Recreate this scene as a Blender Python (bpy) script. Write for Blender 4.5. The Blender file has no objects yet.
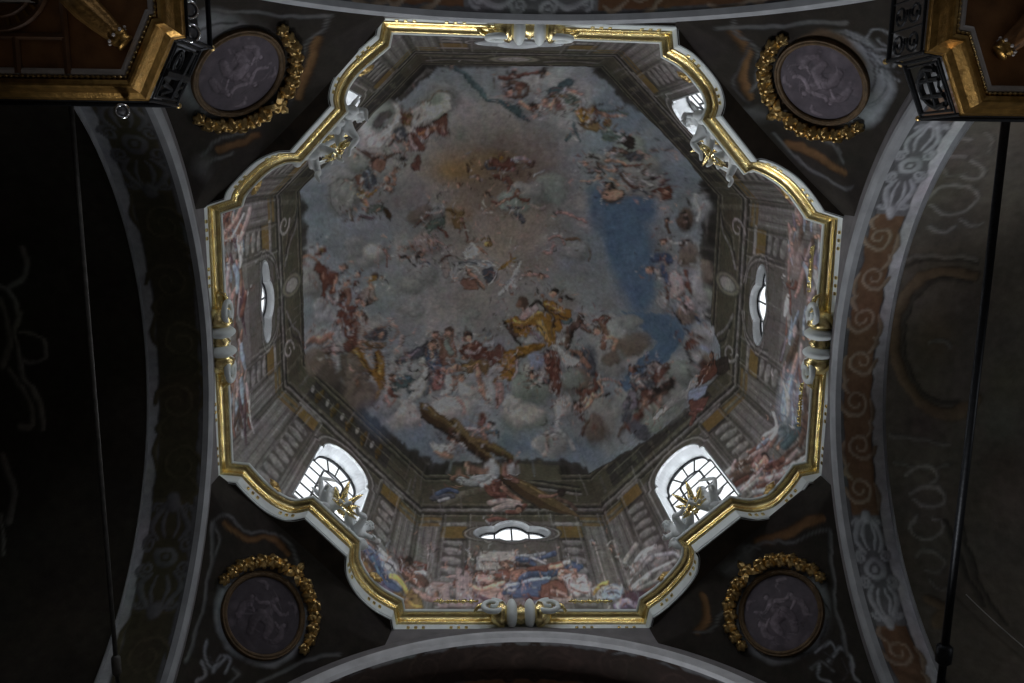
import bpy, bmesh, math, random
import numpy as np
from mathutils import Vector, Matrix, Euler
PI = math.pi
C = bpy.context.scene.collection
rnd = random.Random(7)

# ------------------------------------------------------------------ scene constants (metres)
EYE = Vector((-0.653, -2.686, 1.6))       # photographer standing on the crossing floor
ZC = 15.0                                 # gilded cornice
ZB = 15.14                                # foot of the drum wall
ZT = 22.6                                 # top of the drum wall, start of the vault
AP = 4.8                                  # apothem of the octagonal drum
RISE = 3.2                                # rise of the cloister vault
ZS = 10.2                                 # springing of the four crossing arches
RA = 4.45                                 # archivolt outer radius
RI = 4.15                                  # arch soffit radius
SIDES = ['north', 'northeast', 'east', 'southeast', 'south', 'southwest', 'west', 'northwest']
def side_dir(k):                          # outward normal of wall k; north is towards -y
    a = -PI/2 + k*PI/4
    return np.array([math.cos(a), math.sin(a)])

# ------------------------------------------------------------------ materials
def lin(c):
    return tuple((v/12.92 if v <= 0.04045 else ((v+0.055)/1.055)**2.4) for v in c)
def srgb(r, g, b): return lin((r/255, g/255, b/255))
def nodes(name):
    m = bpy.data.materials.new(name); m.use_nodes = True
    nt = m.node_tree; b = nt.nodes['Principled BSDF']
    return m, nt, b
def surf(name, col, rough=0.6, metal=0.0, var=0.25, scale=6.0, bump=0.1, bscale=40.0, spec=0.3):
    """plain material, gently mottled by noise, with a fine bump"""
    m, nt, b = nodes(name)
    tc = nt.nodes.new('ShaderNodeTexCoord')
    n = nt.nodes.new('ShaderNodeTexNoise'); n.inputs['Scale'].default_value = scale; n.inputs['Detail'].default_value = 6
    nt.links.new(tc.outputs['Object'], n.inputs['Vector'])
    r = nt.nodes.new('ShaderNodeValToRGB')
    r.color_ramp.elements[0].position = 0.3; r.color_ramp.elements[1].position = 0.7
    r.color_ramp.elements[0].color = (*[v*(1-var) for v in col], 1)
    r.color_ramp.elements[1].color = (*[min(1, v*(1+var)) for v in col], 1)
    nt.links.new(n.outputs['Fac'], r.inputs['Fac']); nt.links.new(r.outputs['Color'], b.inputs['Base Color'])
    b.inputs['Roughness'].default_value = rough; b.inputs['Metallic'].default_value = metal
    b.inputs['Specular IOR Level'].default_value = spec
    if bump:
        n2 = nt.nodes.new('ShaderNodeTexNoise'); n2.inputs['Scale'].default_value = bscale; n2.inputs['Detail'].default_value = 4
        nt.links.new(tc.outputs['Object'], n2.inputs['Vector'])
        bp = nt.nodes.new('ShaderNodeBump'); bp.inputs['Strength'].default_value = bump; bp.inputs['Distance'].default_value = 0.02
        nt.links.new(n2.outputs['Fac'], bp.inputs['Height']); nt.links.new(bp.outputs['Normal'], b.inputs['Normal'])
    return m
def painted(name, rough=0.85, var=0.22):
    """fresco: pigment stored per vertex, broken up by plaster noise and hairline cracks"""
    m, nt, b = nodes(name)
    at = nt.nodes.new('ShaderNodeAttribute'); at.attribute_name = 'pigment'
    tc = nt.nodes.new('ShaderNodeTexCoord')
    n = nt.nodes.new('ShaderNodeTexNoise'); n.inputs['Scale'].default_value = 9; n.inputs['Detail'].default_value = 8; n.inputs['Roughness'].default_value = 0.7
    nt.links.new(tc.outputs['Object'], n.inputs['Vector'])
    mr = nt.nodes.new('ShaderNodeMapRange'); mr.inputs['From Min'].default_value = 0.25; mr.inputs['From Max'].default_value = 0.75
    mr.inputs['To Min'].default_value = 1-var; mr.inputs['To Max'].default_value = 1+var
    nt.links.new(n.outputs['Fac'], mr.inputs['Value'])
    mx = nt.nodes.new('ShaderNodeVectorMath'); mx.operation = 'SCALE'
    nt.links.new(at.outputs['Color'], mx.inputs[0]); nt.links.new(mr.outputs['Result'], mx.inputs['Scale'])
    nt.links.new(mx.outputs['Vector'], b.inputs['Base Color'])
    b.inputs['Roughness'].default_value = rough; b.inputs['Specular IOR Level'].default_value = 0.15
    bp = nt.nodes.new('ShaderNodeBump'); bp.inputs['Strength'].default_value = 0.15; bp.inputs['Distance'].default_value = 0.02
    nt.links.new(n.outputs['Fac'], bp.inputs['Height']); nt.links.new(bp.outputs['Normal'], b.inputs['Normal'])
    return m
def glow(name, col, strength):
    m = bpy.data.materials.new(name); m.use_nodes = True; nt = m.node_tree
    nt.nodes.remove(nt.nodes['Principled BSDF'])
    e = nt.nodes.new('ShaderNodeEmission'); e.inputs['Color'].default_value = (*col, 1); e.inputs['Strength'].default_value = strength
    nt.links.new(e.outputs['Emission'], nt.nodes['Material Output'].inputs['Surface'])
    return m

def glass(name):
    """old clear glass with the bright overcast sky scattered in it"""
    m = bpy.data.materials.new(name); m.use_nodes = True; nt = m.node_tree
    nt.nodes.remove(nt.nodes['Principled BSDF'])
    e = nt.nodes.new('ShaderNodeEmission'); e.inputs['Color'].default_value = (.95, .98, 1, 1); e.inputs['Strength'].default_value = 1.1
    t = nt.nodes.new('ShaderNodeBsdfTransparent'); t.inputs['Color'].default_value = (.9, .93, .95, 1)
    ad = nt.nodes.new('ShaderNodeAddShader')
    nt.links.new(e.outputs[0], ad.inputs[0]); nt.links.new(t.outputs[0], ad.inputs[1]); nt.links.new(ad.outputs[0], nt.nodes['Material Output'].inputs['Surface'])
    return m

M = dict(
    fresco=painted('fresco'),
    gold=surf('gilding', (0.92, 0.68, 0.32), 0.24, 1.0, 0.25, 12, 0.25, 60),
    darkgold=surf('tarnished_gilding', (0.62, 0.43, 0.18), 0.28, 1.0, 0.35, 14, 0.4, 50),
    white=surf('white_stucco', (0.78, 0.83, 0.83), 0.55, 0, 0.08, 5, 0.08, 50),
    reveal=surf('whitewashed_plaster', (0.44, 0.455, 0.47), 0.7, 0, 0.06, 3, 0.05, 30),
    statue=surf('statue_stucco', (0.76, 0.79, 0.80), 0.5, 0, 0.12, 9, 0.15, 40),
    grey=surf('grey_stone_paint', (0.34, 0.35, 0.37), 0.7, 0, 0.2, 5, 0.12, 40),
    iron=surf('blackened_iron', (0.02, 0.021, 0.024), 0.45, 0.6, 0.3, 20, 0.1, 60),
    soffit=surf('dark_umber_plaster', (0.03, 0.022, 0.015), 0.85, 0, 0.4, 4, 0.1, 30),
    wood=surf('brown_wood', (0.26, 0.12, 0.045), 0.5, 0, 0.3, 5, 0.15, 40),
    wooddark=surf('dark_brown_wood', (0.13, 0.062, 0.028), 0.5, 0, 0.3, 5, 0.15, 40),
    giltwood=surf('gilded_wood', (0.42, 0.24, 0.07), 0.33, 0.9, 0.35, 12, 0.25, 50),
    bead=surf('pale_bead_paint', (0.55, 0.50, 0.47), 0.6, 0, 0.15, 10, 0.1, 40),
    pane=glass('daylit_glass'),
    chrome=surf('chrome', (0.8, 0.8, 0.82), 0.2, 1.0, 0.05, 5, 0),
    black=surf('black_plastic', (0.012, 0.012, 0.014), 0.35, 0, 0.1, 5, 0),
    lens=surf('spotlight_lens', (0.25, 0.25, 0.27), 0.15, 0.3, 0.1, 5, 0, spec=0.8),
    marble=surf('floor_marble', (0.32, 0.29, 0.26), 0.35, 0, 0.3, 1.2, 0),
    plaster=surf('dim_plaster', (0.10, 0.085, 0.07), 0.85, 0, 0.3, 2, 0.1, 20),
    cable=surf('pale_cable', (0.42, 0.40, 0.38), 0.6, 0, 0.2, 10, 0),
)

# ------------------------------------------------------------------ mesh helpers
def link(name, me, m=None, parent=None, smooth=False):
    if m is not None and not me.materials: me.materials.append(M[m] if isinstance(m, str) else m)
    o = bpy.data.objects.new(name, me); C.objects.link(o)
    if parent is not None: o.parent = parent
    if smooth: me.polygons.foreach_set('use_smooth', [True]*len(me.polygons))
    return o
def mesh(name, v, f):
    me = bpy.data.meshes.new(name); me.from_pydata([tuple(map(float, p)) for p in v], [], f); me.update()
    return me
def obj(name, bm, m, parent=None, smooth=False):
    bmesh.ops.recalc_face_normals(bm, faces=bm.faces)
    me = bpy.data.meshes.new(name); bm.to_mesh(me); bm.free()
    return link(name, me, m, parent, smooth)
def structure(o): o['kind'] = 'structure'; return o
def tag(o, label, cat, group=None):
    o['label'] = label; o['category'] = cat
    if group: o['group'] = group
    return o
def thing(name, label, cat, loc=(0, 0, 0), rotz=0.0, group=None):
    o = bpy.data.objects.new(name, None); C.objects.link(o)
    o.empty_display_size = 0.2; o.location = loc; o.rotation_euler = (0, 0, rotz)
    return tag(o, label, cat, group)
def grid_faces(nu, nv, closed=False):
    f = []
    for i in range(nu if closed else nu-1):
        for j in range(nv-1):
            a = (i % nu)*nv+j; b = ((i+1) % nu)*nv+j
            f.append((a, b, b+1, a+1))
    return f
def fast_mesh(name, V, F):
    """large quad mesh from numpy arrays"""
    V = np.asarray(V, np.float32); F = np.asarray(F, np.int32)
    me = bpy.data.meshes.new(name)
    me.vertices.add(len(V)); me.vertices.foreach_set('co', V.ravel())
    me.loops.add(F.size); me.loops.foreach_set('vertex_index', F.ravel())
    me.polygons.add(len(F)); me.polygons.foreach_set('loop_start', np.arange(0, F.size, 4, dtype=np.int32))
    me.polygons.foreach_set('loop_total', np.full(len(F), 4, np.int32))
    me.update(calc_edges=True); me.validate()
    return me
def set_pigment(me, rgb):
    a = me.color_attributes.new('pigment', 'FLOAT_COLOR', 'POINT')
    a.data.foreach_set('color', np.c_[rgb, np.ones(len(rgb))].astype(np.float32).ravel())
def add_box(bm, c, s, rot=None):
    r = bmesh.ops.create_cube(bm, size=1.0)['verts']
    mt = Matrix.Translation(Vector(c)) @ (rot.to_matrix().to_4x4() if rot is not None else Matrix.Identity(4)) @ Matrix.Diagonal((*s, 1))
    bmesh.ops.transform(bm, matrix=mt, verts=r); return r
def add_ball(bm, c, r, seg=14, ring=9, rot=None):
    vs = bmesh.ops.create_uvsphere(bm, u_segments=seg, v_segments=ring, radius=1.0)['verts']
    rr = r if hasattr(r, '__len__') else (r, r, r)
    mt = Matrix.Translation(Vector(c)) @ (rot.to_matrix().to_4x4() if rot is not None else Matrix.Identity(4)) @ Matrix.Diagonal((*rr, 1))
    bmesh.ops.transform(bm, matrix=mt, verts=vs); return vs
def add_tube(bm, pts, rad, n=8, cap=True):
    """tube through points with per point radius"""
    pts = [Vector(p) for p in pts]; rad = rad if hasattr(rad, '__len__') else [rad]*len(pts)
    rings = []; up = None
    for i, p in enumerate(pts):
        t = (pts[min(i+1, len(pts)-1)]-pts[max(i-1, 0)]).normalized()
        if up is None: up = t.orthogonal().normalized()
        up = (up - t*up.dot(t)); up = up.normalized() if up.length > 1e-6 else t.orthogonal().normalized()
        s = t.cross(up)
        rings.append([bm.verts.new(p+(up*math.cos(2*PI*k/n)+s*math.sin(2*PI*k/n))*rad[i]) for k in range(n)])
    for a, b in zip(rings, rings[1:]):
        for k in range(n): bm.faces.new((a[k], a[(k+1) % n], b[(k+1) % n], b[k]))
    if cap: bm.faces.new(rings[0][::-1]); bm.faces.new(rings[-1])
def add_lathe(bm, prof, mat4, n=20):
    """profile (r, h) turned about the local z axis, placed by mat4"""
    rings = [[bm.verts.new(mat4 @ Vector((r*math.cos(2*PI*k/n), r*math.sin(2*PI*k/n), h))) for k in range(n)] for r, h in prof]
    for a, b in zip(rings, rings[1:]):
        for k in range(n): bm.faces.new((a[k], a[(k+1) % n], b[(k+1) % n], b[k]))
    bm.faces.new(rings[0][::-1]); bm.faces.new(rings[-1])
def add_prism(bm, poly, mat4, h):
    """polygon in local xy extruded along local z by h, placed by mat4"""
    a = [bm.verts.new(mat4 @ Vector((x, y, 0))) for x, y in poly]; b = [bm.verts.new(mat4 @ Vector((x, y, h))) for x, y in poly]
    n = len(poly)
    for k in range(n): bm.faces.new((a[k], a[(k+1) % n], b[(k+1) % n], b[k]))
    bm.faces.new(a[::-1]); bm.faces.new(b)
def frame_at(p, n, up=(0, 0, 1)):
    """matrix with local z along n, local y close to up"""
    z = Vector(n).normalized(); x = Vector(up).cross(z).normalized(); y = z.cross(x)
    m = Matrix((x, y, z)).transposed().to_4x4(); m.translation = Vector(p); return m
def sweep(path, prof, closed=True):
    """sweep (inward, z) profile along a plan path with mitred corners; inward is to the side of the centre"""
    P = np.array(path, float); n = len(P); V = []
    for i in range(n):
        a = P[i-1] if (closed or i > 0) else P[i]; b = P[(i+1) % n] if (closed or i < n-1) else P[i]
        d1 = P[i]-a; d2 = b-P[i]
        d1 = d1/np.linalg.norm(d1) if np.linalg.norm(d1) > 1e-9 else d2/np.linalg.norm(d2)
        d2 = d2/np.linalg.norm(d2) if np.linalg.norm(d2) > 1e-9 else d1
        n1 = np.array([d1[1], -d1[0]]); n2 = np.array([d2[1], -d2[0]])
        m = n1+n2; m = m/max(np.linalg.norm(m), 1e-6); m = m/max(m.dot(n1), 0.45)
        for r, z in prof: V.append((*(P[i]+m*r), z))
    return V, grid_faces(n, len(prof), closed)

# ------------------------------------------------------------------ a small fresco painter working in metres on the wall
class Canvas:
    def __init__(s, x0, y0, x1, y1, ppm, base):
        s.x0, s.y0, s.ppm = x0, y0, ppm
        s.w = int((x1-x0)*ppm)+2; s.h = int((y1-y0)*ppm)+2
        s.a = np.empty((s.h, s.w, 3), np.float32); s.a[:] = base
        s.rng = np.random.default_rng(3); s.grain = None
    def box(s, x0, y0, x1, y1):
        i0 = max(0, int((x0-s.x0)*s.ppm)); i1 = min(s.w, int((x1-s.x0)*s.ppm)+2)
        j0 = max(0, int((y0-s.y0)*s.ppm)); j1 = min(s.h, int((y1-s.y0)*s.ppm)+2)
        if i1 <= i0 or j1 <= j0: return None
        X, Y = np.meshgrid(s.x0+(np.arange(i0, i1)+.5)/s.ppm, s.y0+(np.arange(j0, j1)+.5)/s.ppm)
        return (slice(j0, j1), slice(i0, i1)), X, Y
    def put(s, sl, col, al):
        al = al[..., None]; s.a[sl] = s.a[sl]*(1-al)+col*al
    def blob(s, x, y, rx, ry, ang, col, soft=0.5, al=1.0, model=0.0, light=(-0.5, -0.8)):
        """soft ellipse; model > 0 turns it into a rounded form, paler on the light side"""
        R = max(rx, ry)*1.15
        b = s.box(x-R, y-R, x+R, y+R)
        if b is None: return
        sl, X, Y = b; c, n = math.cos(ang), math.sin(ang)
        U = ((X-x)*c+(Y-y)*n)/rx; V = (-(X-x)*n+(Y-y)*c)/ry
        d = np.sqrt(U*U+V*V)
        A = al*np.clip((1-d)/max(soft, 0.02), 0, 1); A = A*A*(3-2*A)/max(al, 1e-3)**0 if al == 1 else A
        col = np.array(col, np.float32)
        if model:
            sh = ((X-x)*light[0]+(Y-y)*light[1])/(0.5*(rx+ry))
            k = np.clip(1+model*sh, 0.25, 1.9)
            cc = col*k[..., None]
        else: cc = col
        s.put(sl, cc, A)
    def stroke(s, pts, w, col, soft=0.25, al=1.0, model=0.5, edge=0.5, light=(-0.5, -0.8), smooth=True):
        """brush stroke through points with widths (half width per point), rounded by light, with a darker contour on the shade side"""
        P = np.array(pts, float)
        W = np.array(w, float) if hasattr(w, '__len__') else np.full(len(P), float(w))
        if smooth and len(P) > 2:
            Q = []; V = []
            for i in range(len(P)-1):
                p0 = P[max(i-1, 0)]; p1 = P[i]; p2 = P[i+1]; p3 = P[min(i+2, len(P)-1)]
                for t in np.linspace(0, 1, 5)[:-1]:
                    Q.append(0.5*(2*p1+(p2-p0)*t+(2*p0-5*p1+4*p2-p3)*t*t+(3*p1-p0-3*p2+p3)*t**3)); V.append(W[i]*(1-t)+W[i+1]*t)
            P = np.array(Q+[P[-1]]); W = np.array(V+[W[-1]])
        r = W.max()*1.1
        b = s.box(P[:, 0].min()-r, P[:, 1].min()-r, P[:, 0].max()+r, P[:, 1].max()+r)
        if b is None: return
        sl, X, Y = b
        best = np.full(X.shape, 9e9); nx = np.zeros(X.shape); ny = np.zeros(X.shape)
        for i in range(len(P)-1):
            d = P[i+1]-P[i]; L2 = d.dot(d)+1e-12
            t = np.clip(((X-P[i, 0])*d[0]+(Y-P[i, 1])*d[1])/L2, 0, 1)
            ww = W[i]*(1-t)+W[i+1]*t+1e-6
            ex = (X-P[i, 0]-t*d[0])/ww; ey = (Y-P[i, 1]-t*d[1])/ww
            q = ex*ex+ey*ey; m = q < best
            best = np.where(m, q, best); nx = np.where(m, ex, nx); ny = np.where(m, ey, ny)
        d = np.sqrt(best)
        A = al*np.clip((1-d)/soft, 0, 1)
        sh = nx*light[0]+ny*light[1]
        k = np.clip(1+model*sh, 0.2, 2.0)
        if edge: k = k*(1-edge*np.clip((d-0.55)/0.35, 0, 1)*np.clip(0.75-sh, 0, 1))
        if s.grain is not None and edge: k = k*(1+s.grain[sl])
        s.put(sl, np.array(col, np.float32)*k[..., None], A)
    def poly(s, pts, col, al=1.0):
        P = np.array(pts, float)
        b = s.box(P[:, 0].min(), P[:, 1].min(), P[:, 0].max(), P[:, 1].max())
        if b is None: return
        sl, X, Y = b; ins = np.zeros(X.shape, bool)
        for i in range(len(P)):
            x0, y0 = P[i-1]; x1, y1 = P[i]
            if y0 == y1: continue
            ins ^= ((Y > min(y0, y1)) & (Y <= max(y0, y1)) & (X < x0+(Y-y0)*(x1-x0)/(y1-y0)))
        s.put(sl, np.array(col, np.float32), ins.astype(np.float32)*al)
    def spiral(s, x, y, r, turns, a0, w, col, sgn=1, **k):
        n = int(abs(turns)*10)+3
        pts = [(x+r*(1-0.8*i/(n-1))*math.cos(a0+sgn*2*PI*turns*i/(n-1)), y+r*(1-0.8*i/(n-1))*math.sin(a0+sgn*2*PI*turns*i/(n-1))) for i in range(n)]
        s.stroke(pts, [w*(1-0.5*i/(n-1)) for i in range(n)], col, smooth=False, **k)
    def mottle(s, amount, cell, tint=0.0):
        """low frequency plaster variation"""
        h = int(s.h/(cell*s.ppm))+3; w = int(s.w/(cell*s.ppm))+3
        g = s.rng.normal(0, 1, (h, w, 3)); g = g.mean(2, keepdims=True)*1.2+g*tint
        yy = np.arange(s.h)/(cell*s.ppm); xx = np.arange(s.w)/(cell*s.ppm)
        j = yy.astype(int); i = xx.astype(int); fy = (yy-j)[:, None, None]; fx = (xx-i)[None, :, None]
        fy = fy*fy*(3-2*fy); fx = fx*fx*(3-2*fx)
        J = j[:, None]; I = i[None, :]
        v = (g[J, I]*(1-fy)*(1-fx)+g[J+1, I]*fy*(1-fx)+g[J, I+1]*(1-fy)*fx+g[J+1, I+1]*fy*fx)
        s.a *= np.clip(1+amount*v, 0.3, 2)
    def sample(s, x, y):
        fx = np.clip((np.asarray(x)-s.x0)*s.ppm-.5, 0, s.w-1.001); fy = np.clip((np.asarray(y)-s.y0)*s.ppm-.5, 0, s.h-1.001)
        i = fx.astype(int); j = fy.astype(int); u = (fx-i)[:, None]; v = (fy-j)[:, None]
        return s.a[j, i]*(1-u)*(1-v)+s.a[j, i+1]*u*(1-v)+s.a[j+1, i]*(1-u)*v+s.a[j+1, i+1]*u*v

# ------------------------------------------------------------------ drum walls, vault and their windows
def lobed_outline(n=80):
    E = [(0, 19.10, .40, .53), (-.42, 19.0, .36, .33), (.42, 19.0, .36, .33)]
    out = []
    for k in range(n):
        a = 2*PI*k/n; c, s = math.cos(a), math.sin(a); best = 0
        for ex, ez, rx, rz in E:
            px, pz = -ex, 19.05-ez
            A = (c/rx)**2+(s/rz)**2; B = 2*(px*c/rx**2+pz*s/rz**2); D = (px/rx)**2+(pz/rz)**2-1
            q = B*B-4*A*D
            if q > 0: best = max(best, (-B+math.sqrt(q))/(2*A))
        out.append((best*c, 19.05+best*s))
    return out
def arched_outline():
    out = [(-.66, 16.3), (.66, 16.3), (.66, 18.95), (.60, 19.0), (.60, 19.06)]
    for k in range(1, 18):
        a = PI*k/18
        out.append((.60*math.cos(a), 19.06+.66*math.sin(a)))
    return out+[(-.60, 19.06), (-.60, 19.0), (-.66, 18.95)]
def densify(poly, step=0.05):
    out = []
    for i in range(len(poly)):
        a = np.array(poly[i]); b = np.array(poly[(i+1) % len(poly)]); n = max(1, int(np.linalg.norm(b-a)/step))
        out += [tuple(a+(b-a)*j/n) for j in range(n)]
    return out
LOBED, ARCHED = lobed_outline(), arched_outline()
def inside(poly, X, Y):
    ins = np.zeros(X.shape, bool)
    for i in range(len(poly)):
        x0, y0 = poly[i-1]; x1, y1 = poly[i]
        if y0 == y1: continue
        ins ^= ((Y > min(y0, y1)) & (Y <= max(y0, y1)) & (X < x0+(Y-y0)*(x1-x0)/(y1-y0)))
    return ins
WIN_Z = {0: 18.62, 2: 18.92, 4: 19.05, 6: 18.92}
def window_outline(k): return [(x, z-19.05+WIN_Z[k]) for x, z in LOBED] if k % 2 == 0 else ARCHED
HALF = AP*math.tan(PI/8)
def chart(P):
    """plan chart of the fresco: plan metres on the vault, walls folded outward at half height"""
    k = 1+0.5*np.clip(ZT-P[:, 2], 0, None)/AP
    return P[:, 0]*k, P[:, 1]*k
def DEP(side): return .80 if side != 'east' else .66
def wall_pt(k, s, z, d=AP):
    n = side_dir(k); return (n[0]*d-n[1]*s, n[1]*d+n[0]*s, z)

def build_drum():
    for k in range(8):
        n = side_dir(k); t = np.array([-n[1], n[0]])
        s = np.linspace(-HALF, HALF, 160); z = np.linspace(ZB-0.15, ZT, 230)
        S, Z = np.meshgrid(s, z, indexing='ij')
        V = np.stack([n[0]*AP+t[0]*S, n[1]*AP+t[1]*S, Z], -1).reshape(-1, 3)
        out = window_outline(k)
        F = np.array(grid_faces(160, 230))
        cs = S.ravel()[F].mean(1); cz = Z.ravel()[F].mean(1)
        F = F[~inside(out, cs, cz)][:, ::-1]
        me = fast_mesh('wall_'+SIDES[k], V, F)
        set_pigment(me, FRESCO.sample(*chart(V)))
        structure(link('wall_'+SIDES[k], me, 'fresco', smooth=True))
        build_window(k, out)
    V = []; F = []
    nu, nv = 64, 190
    for k in range(8):
        n = side_dir(k); t = np.array([-n[1], n[0]])
        ph = np.linspace(0, PI/2, nv); u = np.linspace(-1, 1, nu)
        U, P = np.meshgrid(u, ph, indexing='ij'); a = AP*np.cos(P); s = U*a*math.tan(PI/8)
        V.append(np.stack([n[0]*a+t[0]*s, n[1]*a+t[1]*s, ZT+RISE*np.sin(P)], -1).reshape(-1, 3))
        F.append(np.array(grid_faces(nu, nv))+k*nu*nv)
    V = np.concatenate(V); F = np.concatenate(F)[:, ::-1]
    me = fast_mesh('ceiling', V, F); set_pigment(me, FRESCO.sample(*chart(V)))
    structure(link('ceiling', me, 'fresco', smooth=True))

def build_window(k, out):
    out = densify(out); N = len(out); n = side_dir(k)
    cz = WIN_Z.get(k, 18.0)
    D = 0.15 if k % 2 == 0 else 0.30
    inn = [(x*0.90, cz+(z-cz)*0.95) for x, z in out]
    lip = [(x*1.035, cz+(z-cz)*1.03) for x, z in out]
    rings = [[wall_pt(k, x, z, AP+.01) for x, z in lip], [wall_pt(k, x, z, AP-.015) for x, z in lip], [wall_pt(k, x*1.0, z, AP-.02) for x, z in out],
             [wall_pt(k, x, z, AP+.03) for x, z in out], [wall_pt(k, x*.95, cz+(z-cz)*.975, AP+D*.5) for x, z in out], [wall_pt(k, x, z, AP+D) for x, z in inn]]
    V = [p for r in rings for p in r]
    F = [(i*N+j, i*N+(j+1) % N, (i+1)*N+(j+1) % N, (i+1)*N+j) for i in range(len(rings)-1) for j in range(N)]
    w = structure(link('window_%d' % (k+1), mesh('window', V, F), 'reveal'))
    me = mesh('pane', [wall_pt(k, x, z, AP+D+.03) for x, z in inn], [tuple(range(N))])
    link('pane', me, 'pane', w)
    bm = bmesh.new()
    d = AP+D
    add_tube(bm, [wall_pt(k, x, z, d-.005) for x, z in inn+inn[:2]], .026, 6, False)
    def bar(pts, r=.019): add_tube(bm, [wall_pt(k, x, z, d+.005) for x, z in pts], r, 6)
    if k % 2 == 0:
        bar([(0, cz-.47), (0, cz+.55)]); bar([(-.36, cz-.35), (-.36, cz+.33)]); bar([(.36, cz-.35), (.36, cz+.33)]); bar([(-.68, cz-.1), (.68, cz-.1)])
    else:
        for z in (16.75, 17.2, 17.65, 18.1, 18.55, 18.95): bar([(-.58, z), (.58, z)], .017)
        arc = [(.27*math.cos(PI*i/8), 18.85+.22*math.sin(PI*i/8)) for i in range(9)]
        bar([(.27, 16.35)]+arc+[(-.27, 16.35)], .024)
        for a in (.3, .5, .7): bar([(.27*math.cos(PI*a), 18.85+.22*math.sin(PI*a)), (.54*math.cos(PI*a), 19.0+.66*math.sin(PI*a))], .018)
    link('glazing_bars', bm_mesh(bm, 'glazing_bars'), 'iron', w)
def bm_mesh(bm, name):
    bmesh.ops.recalc_face_normals(bm, faces=bm.faces)
    me = bpy.data.meshes.new(name); bm.to_mesh(me); bm.free(); return me

# ------------------------------------------------------------------ the gilded cornice
def catmull(P, n=5):
    P = np.array(P, float); out = []
    for i in range(len(P)-1):
        p0 = P[max(i-1, 0)]; p1 = P[i]; p2 = P[i+1]; p3 = P[min(i+2, len(P)-1)]
        for t in np.linspace(0, 1, n+1)[:-1]: out.append(0.5*(2*p1+(p2-p0)*t+(2*p0-5*p1+4*p2-p3)*t*t+(3*p1-p0-3*p2+p3)*t**3))
    return [tuple(p) for p in out]+[tuple(P[-1])]
CORNERS = {   # per corner: end of straight, step, lobe points, cusp | cusp, lobe points, step, end of straight
 'nw': ([(-2.058,-4.614)], [(-2.114,-4.364),(-2.304,-4.207),(-2.547,-3.993),(-2.705,-3.779),(-2.776,-3.566),(-2.759,-3.417)], [(-3.349,-2.783),(-3.548,-2.767),(-3.818,-2.646),(-4.071,-2.424),(-4.235,-2.246),(-4.294,-2.113)], [(-4.631,-2.001)]),
 'sw': ([(-4.654,2.07)], [(-4.335,2.104),(-4.132,2.346),(-3.88,2.573),(-3.599,2.701),(-3.325,2.661)], [(-2.702,3.294),(-2.709,3.581),(-2.57,3.896),(-2.33,4.162),(-2.03,4.351)], [(-1.993,4.593)]),
 'se': ([(2.025,4.615)], [(2.079,4.343),(2.308,4.157),(2.569,3.863),(2.729,3.598),(2.753,3.357),(2.697,3.254)], [(3.372,2.657),(3.67,2.697),(3.985,2.605),(4.216,2.372),(4.393,2.1)], [(4.659,2.04)]),
 'ne': ([(4.629,-1.929)], [(4.303,-2.027),(4.111,-2.271),(3.887,-2.493),(3.598,-2.669),(3.363,-2.754),(3.274,-2.731)], [(2.713,-3.362),(2.748,-3.536),(2.668,-3.773),(2.476,-4.005),(2.265,-4.193),(2.06,-4.304)], [(2.027,-4.542)])}
def cornice_path():
    P = []
    for c in ('nw', 'sw', 'se', 'ne'):
        a, l1, l2, b = CORNERS[c]; P += a+catmull(l1)+catmull(l2)+b
    return P
PATH = cornice_path()
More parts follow.
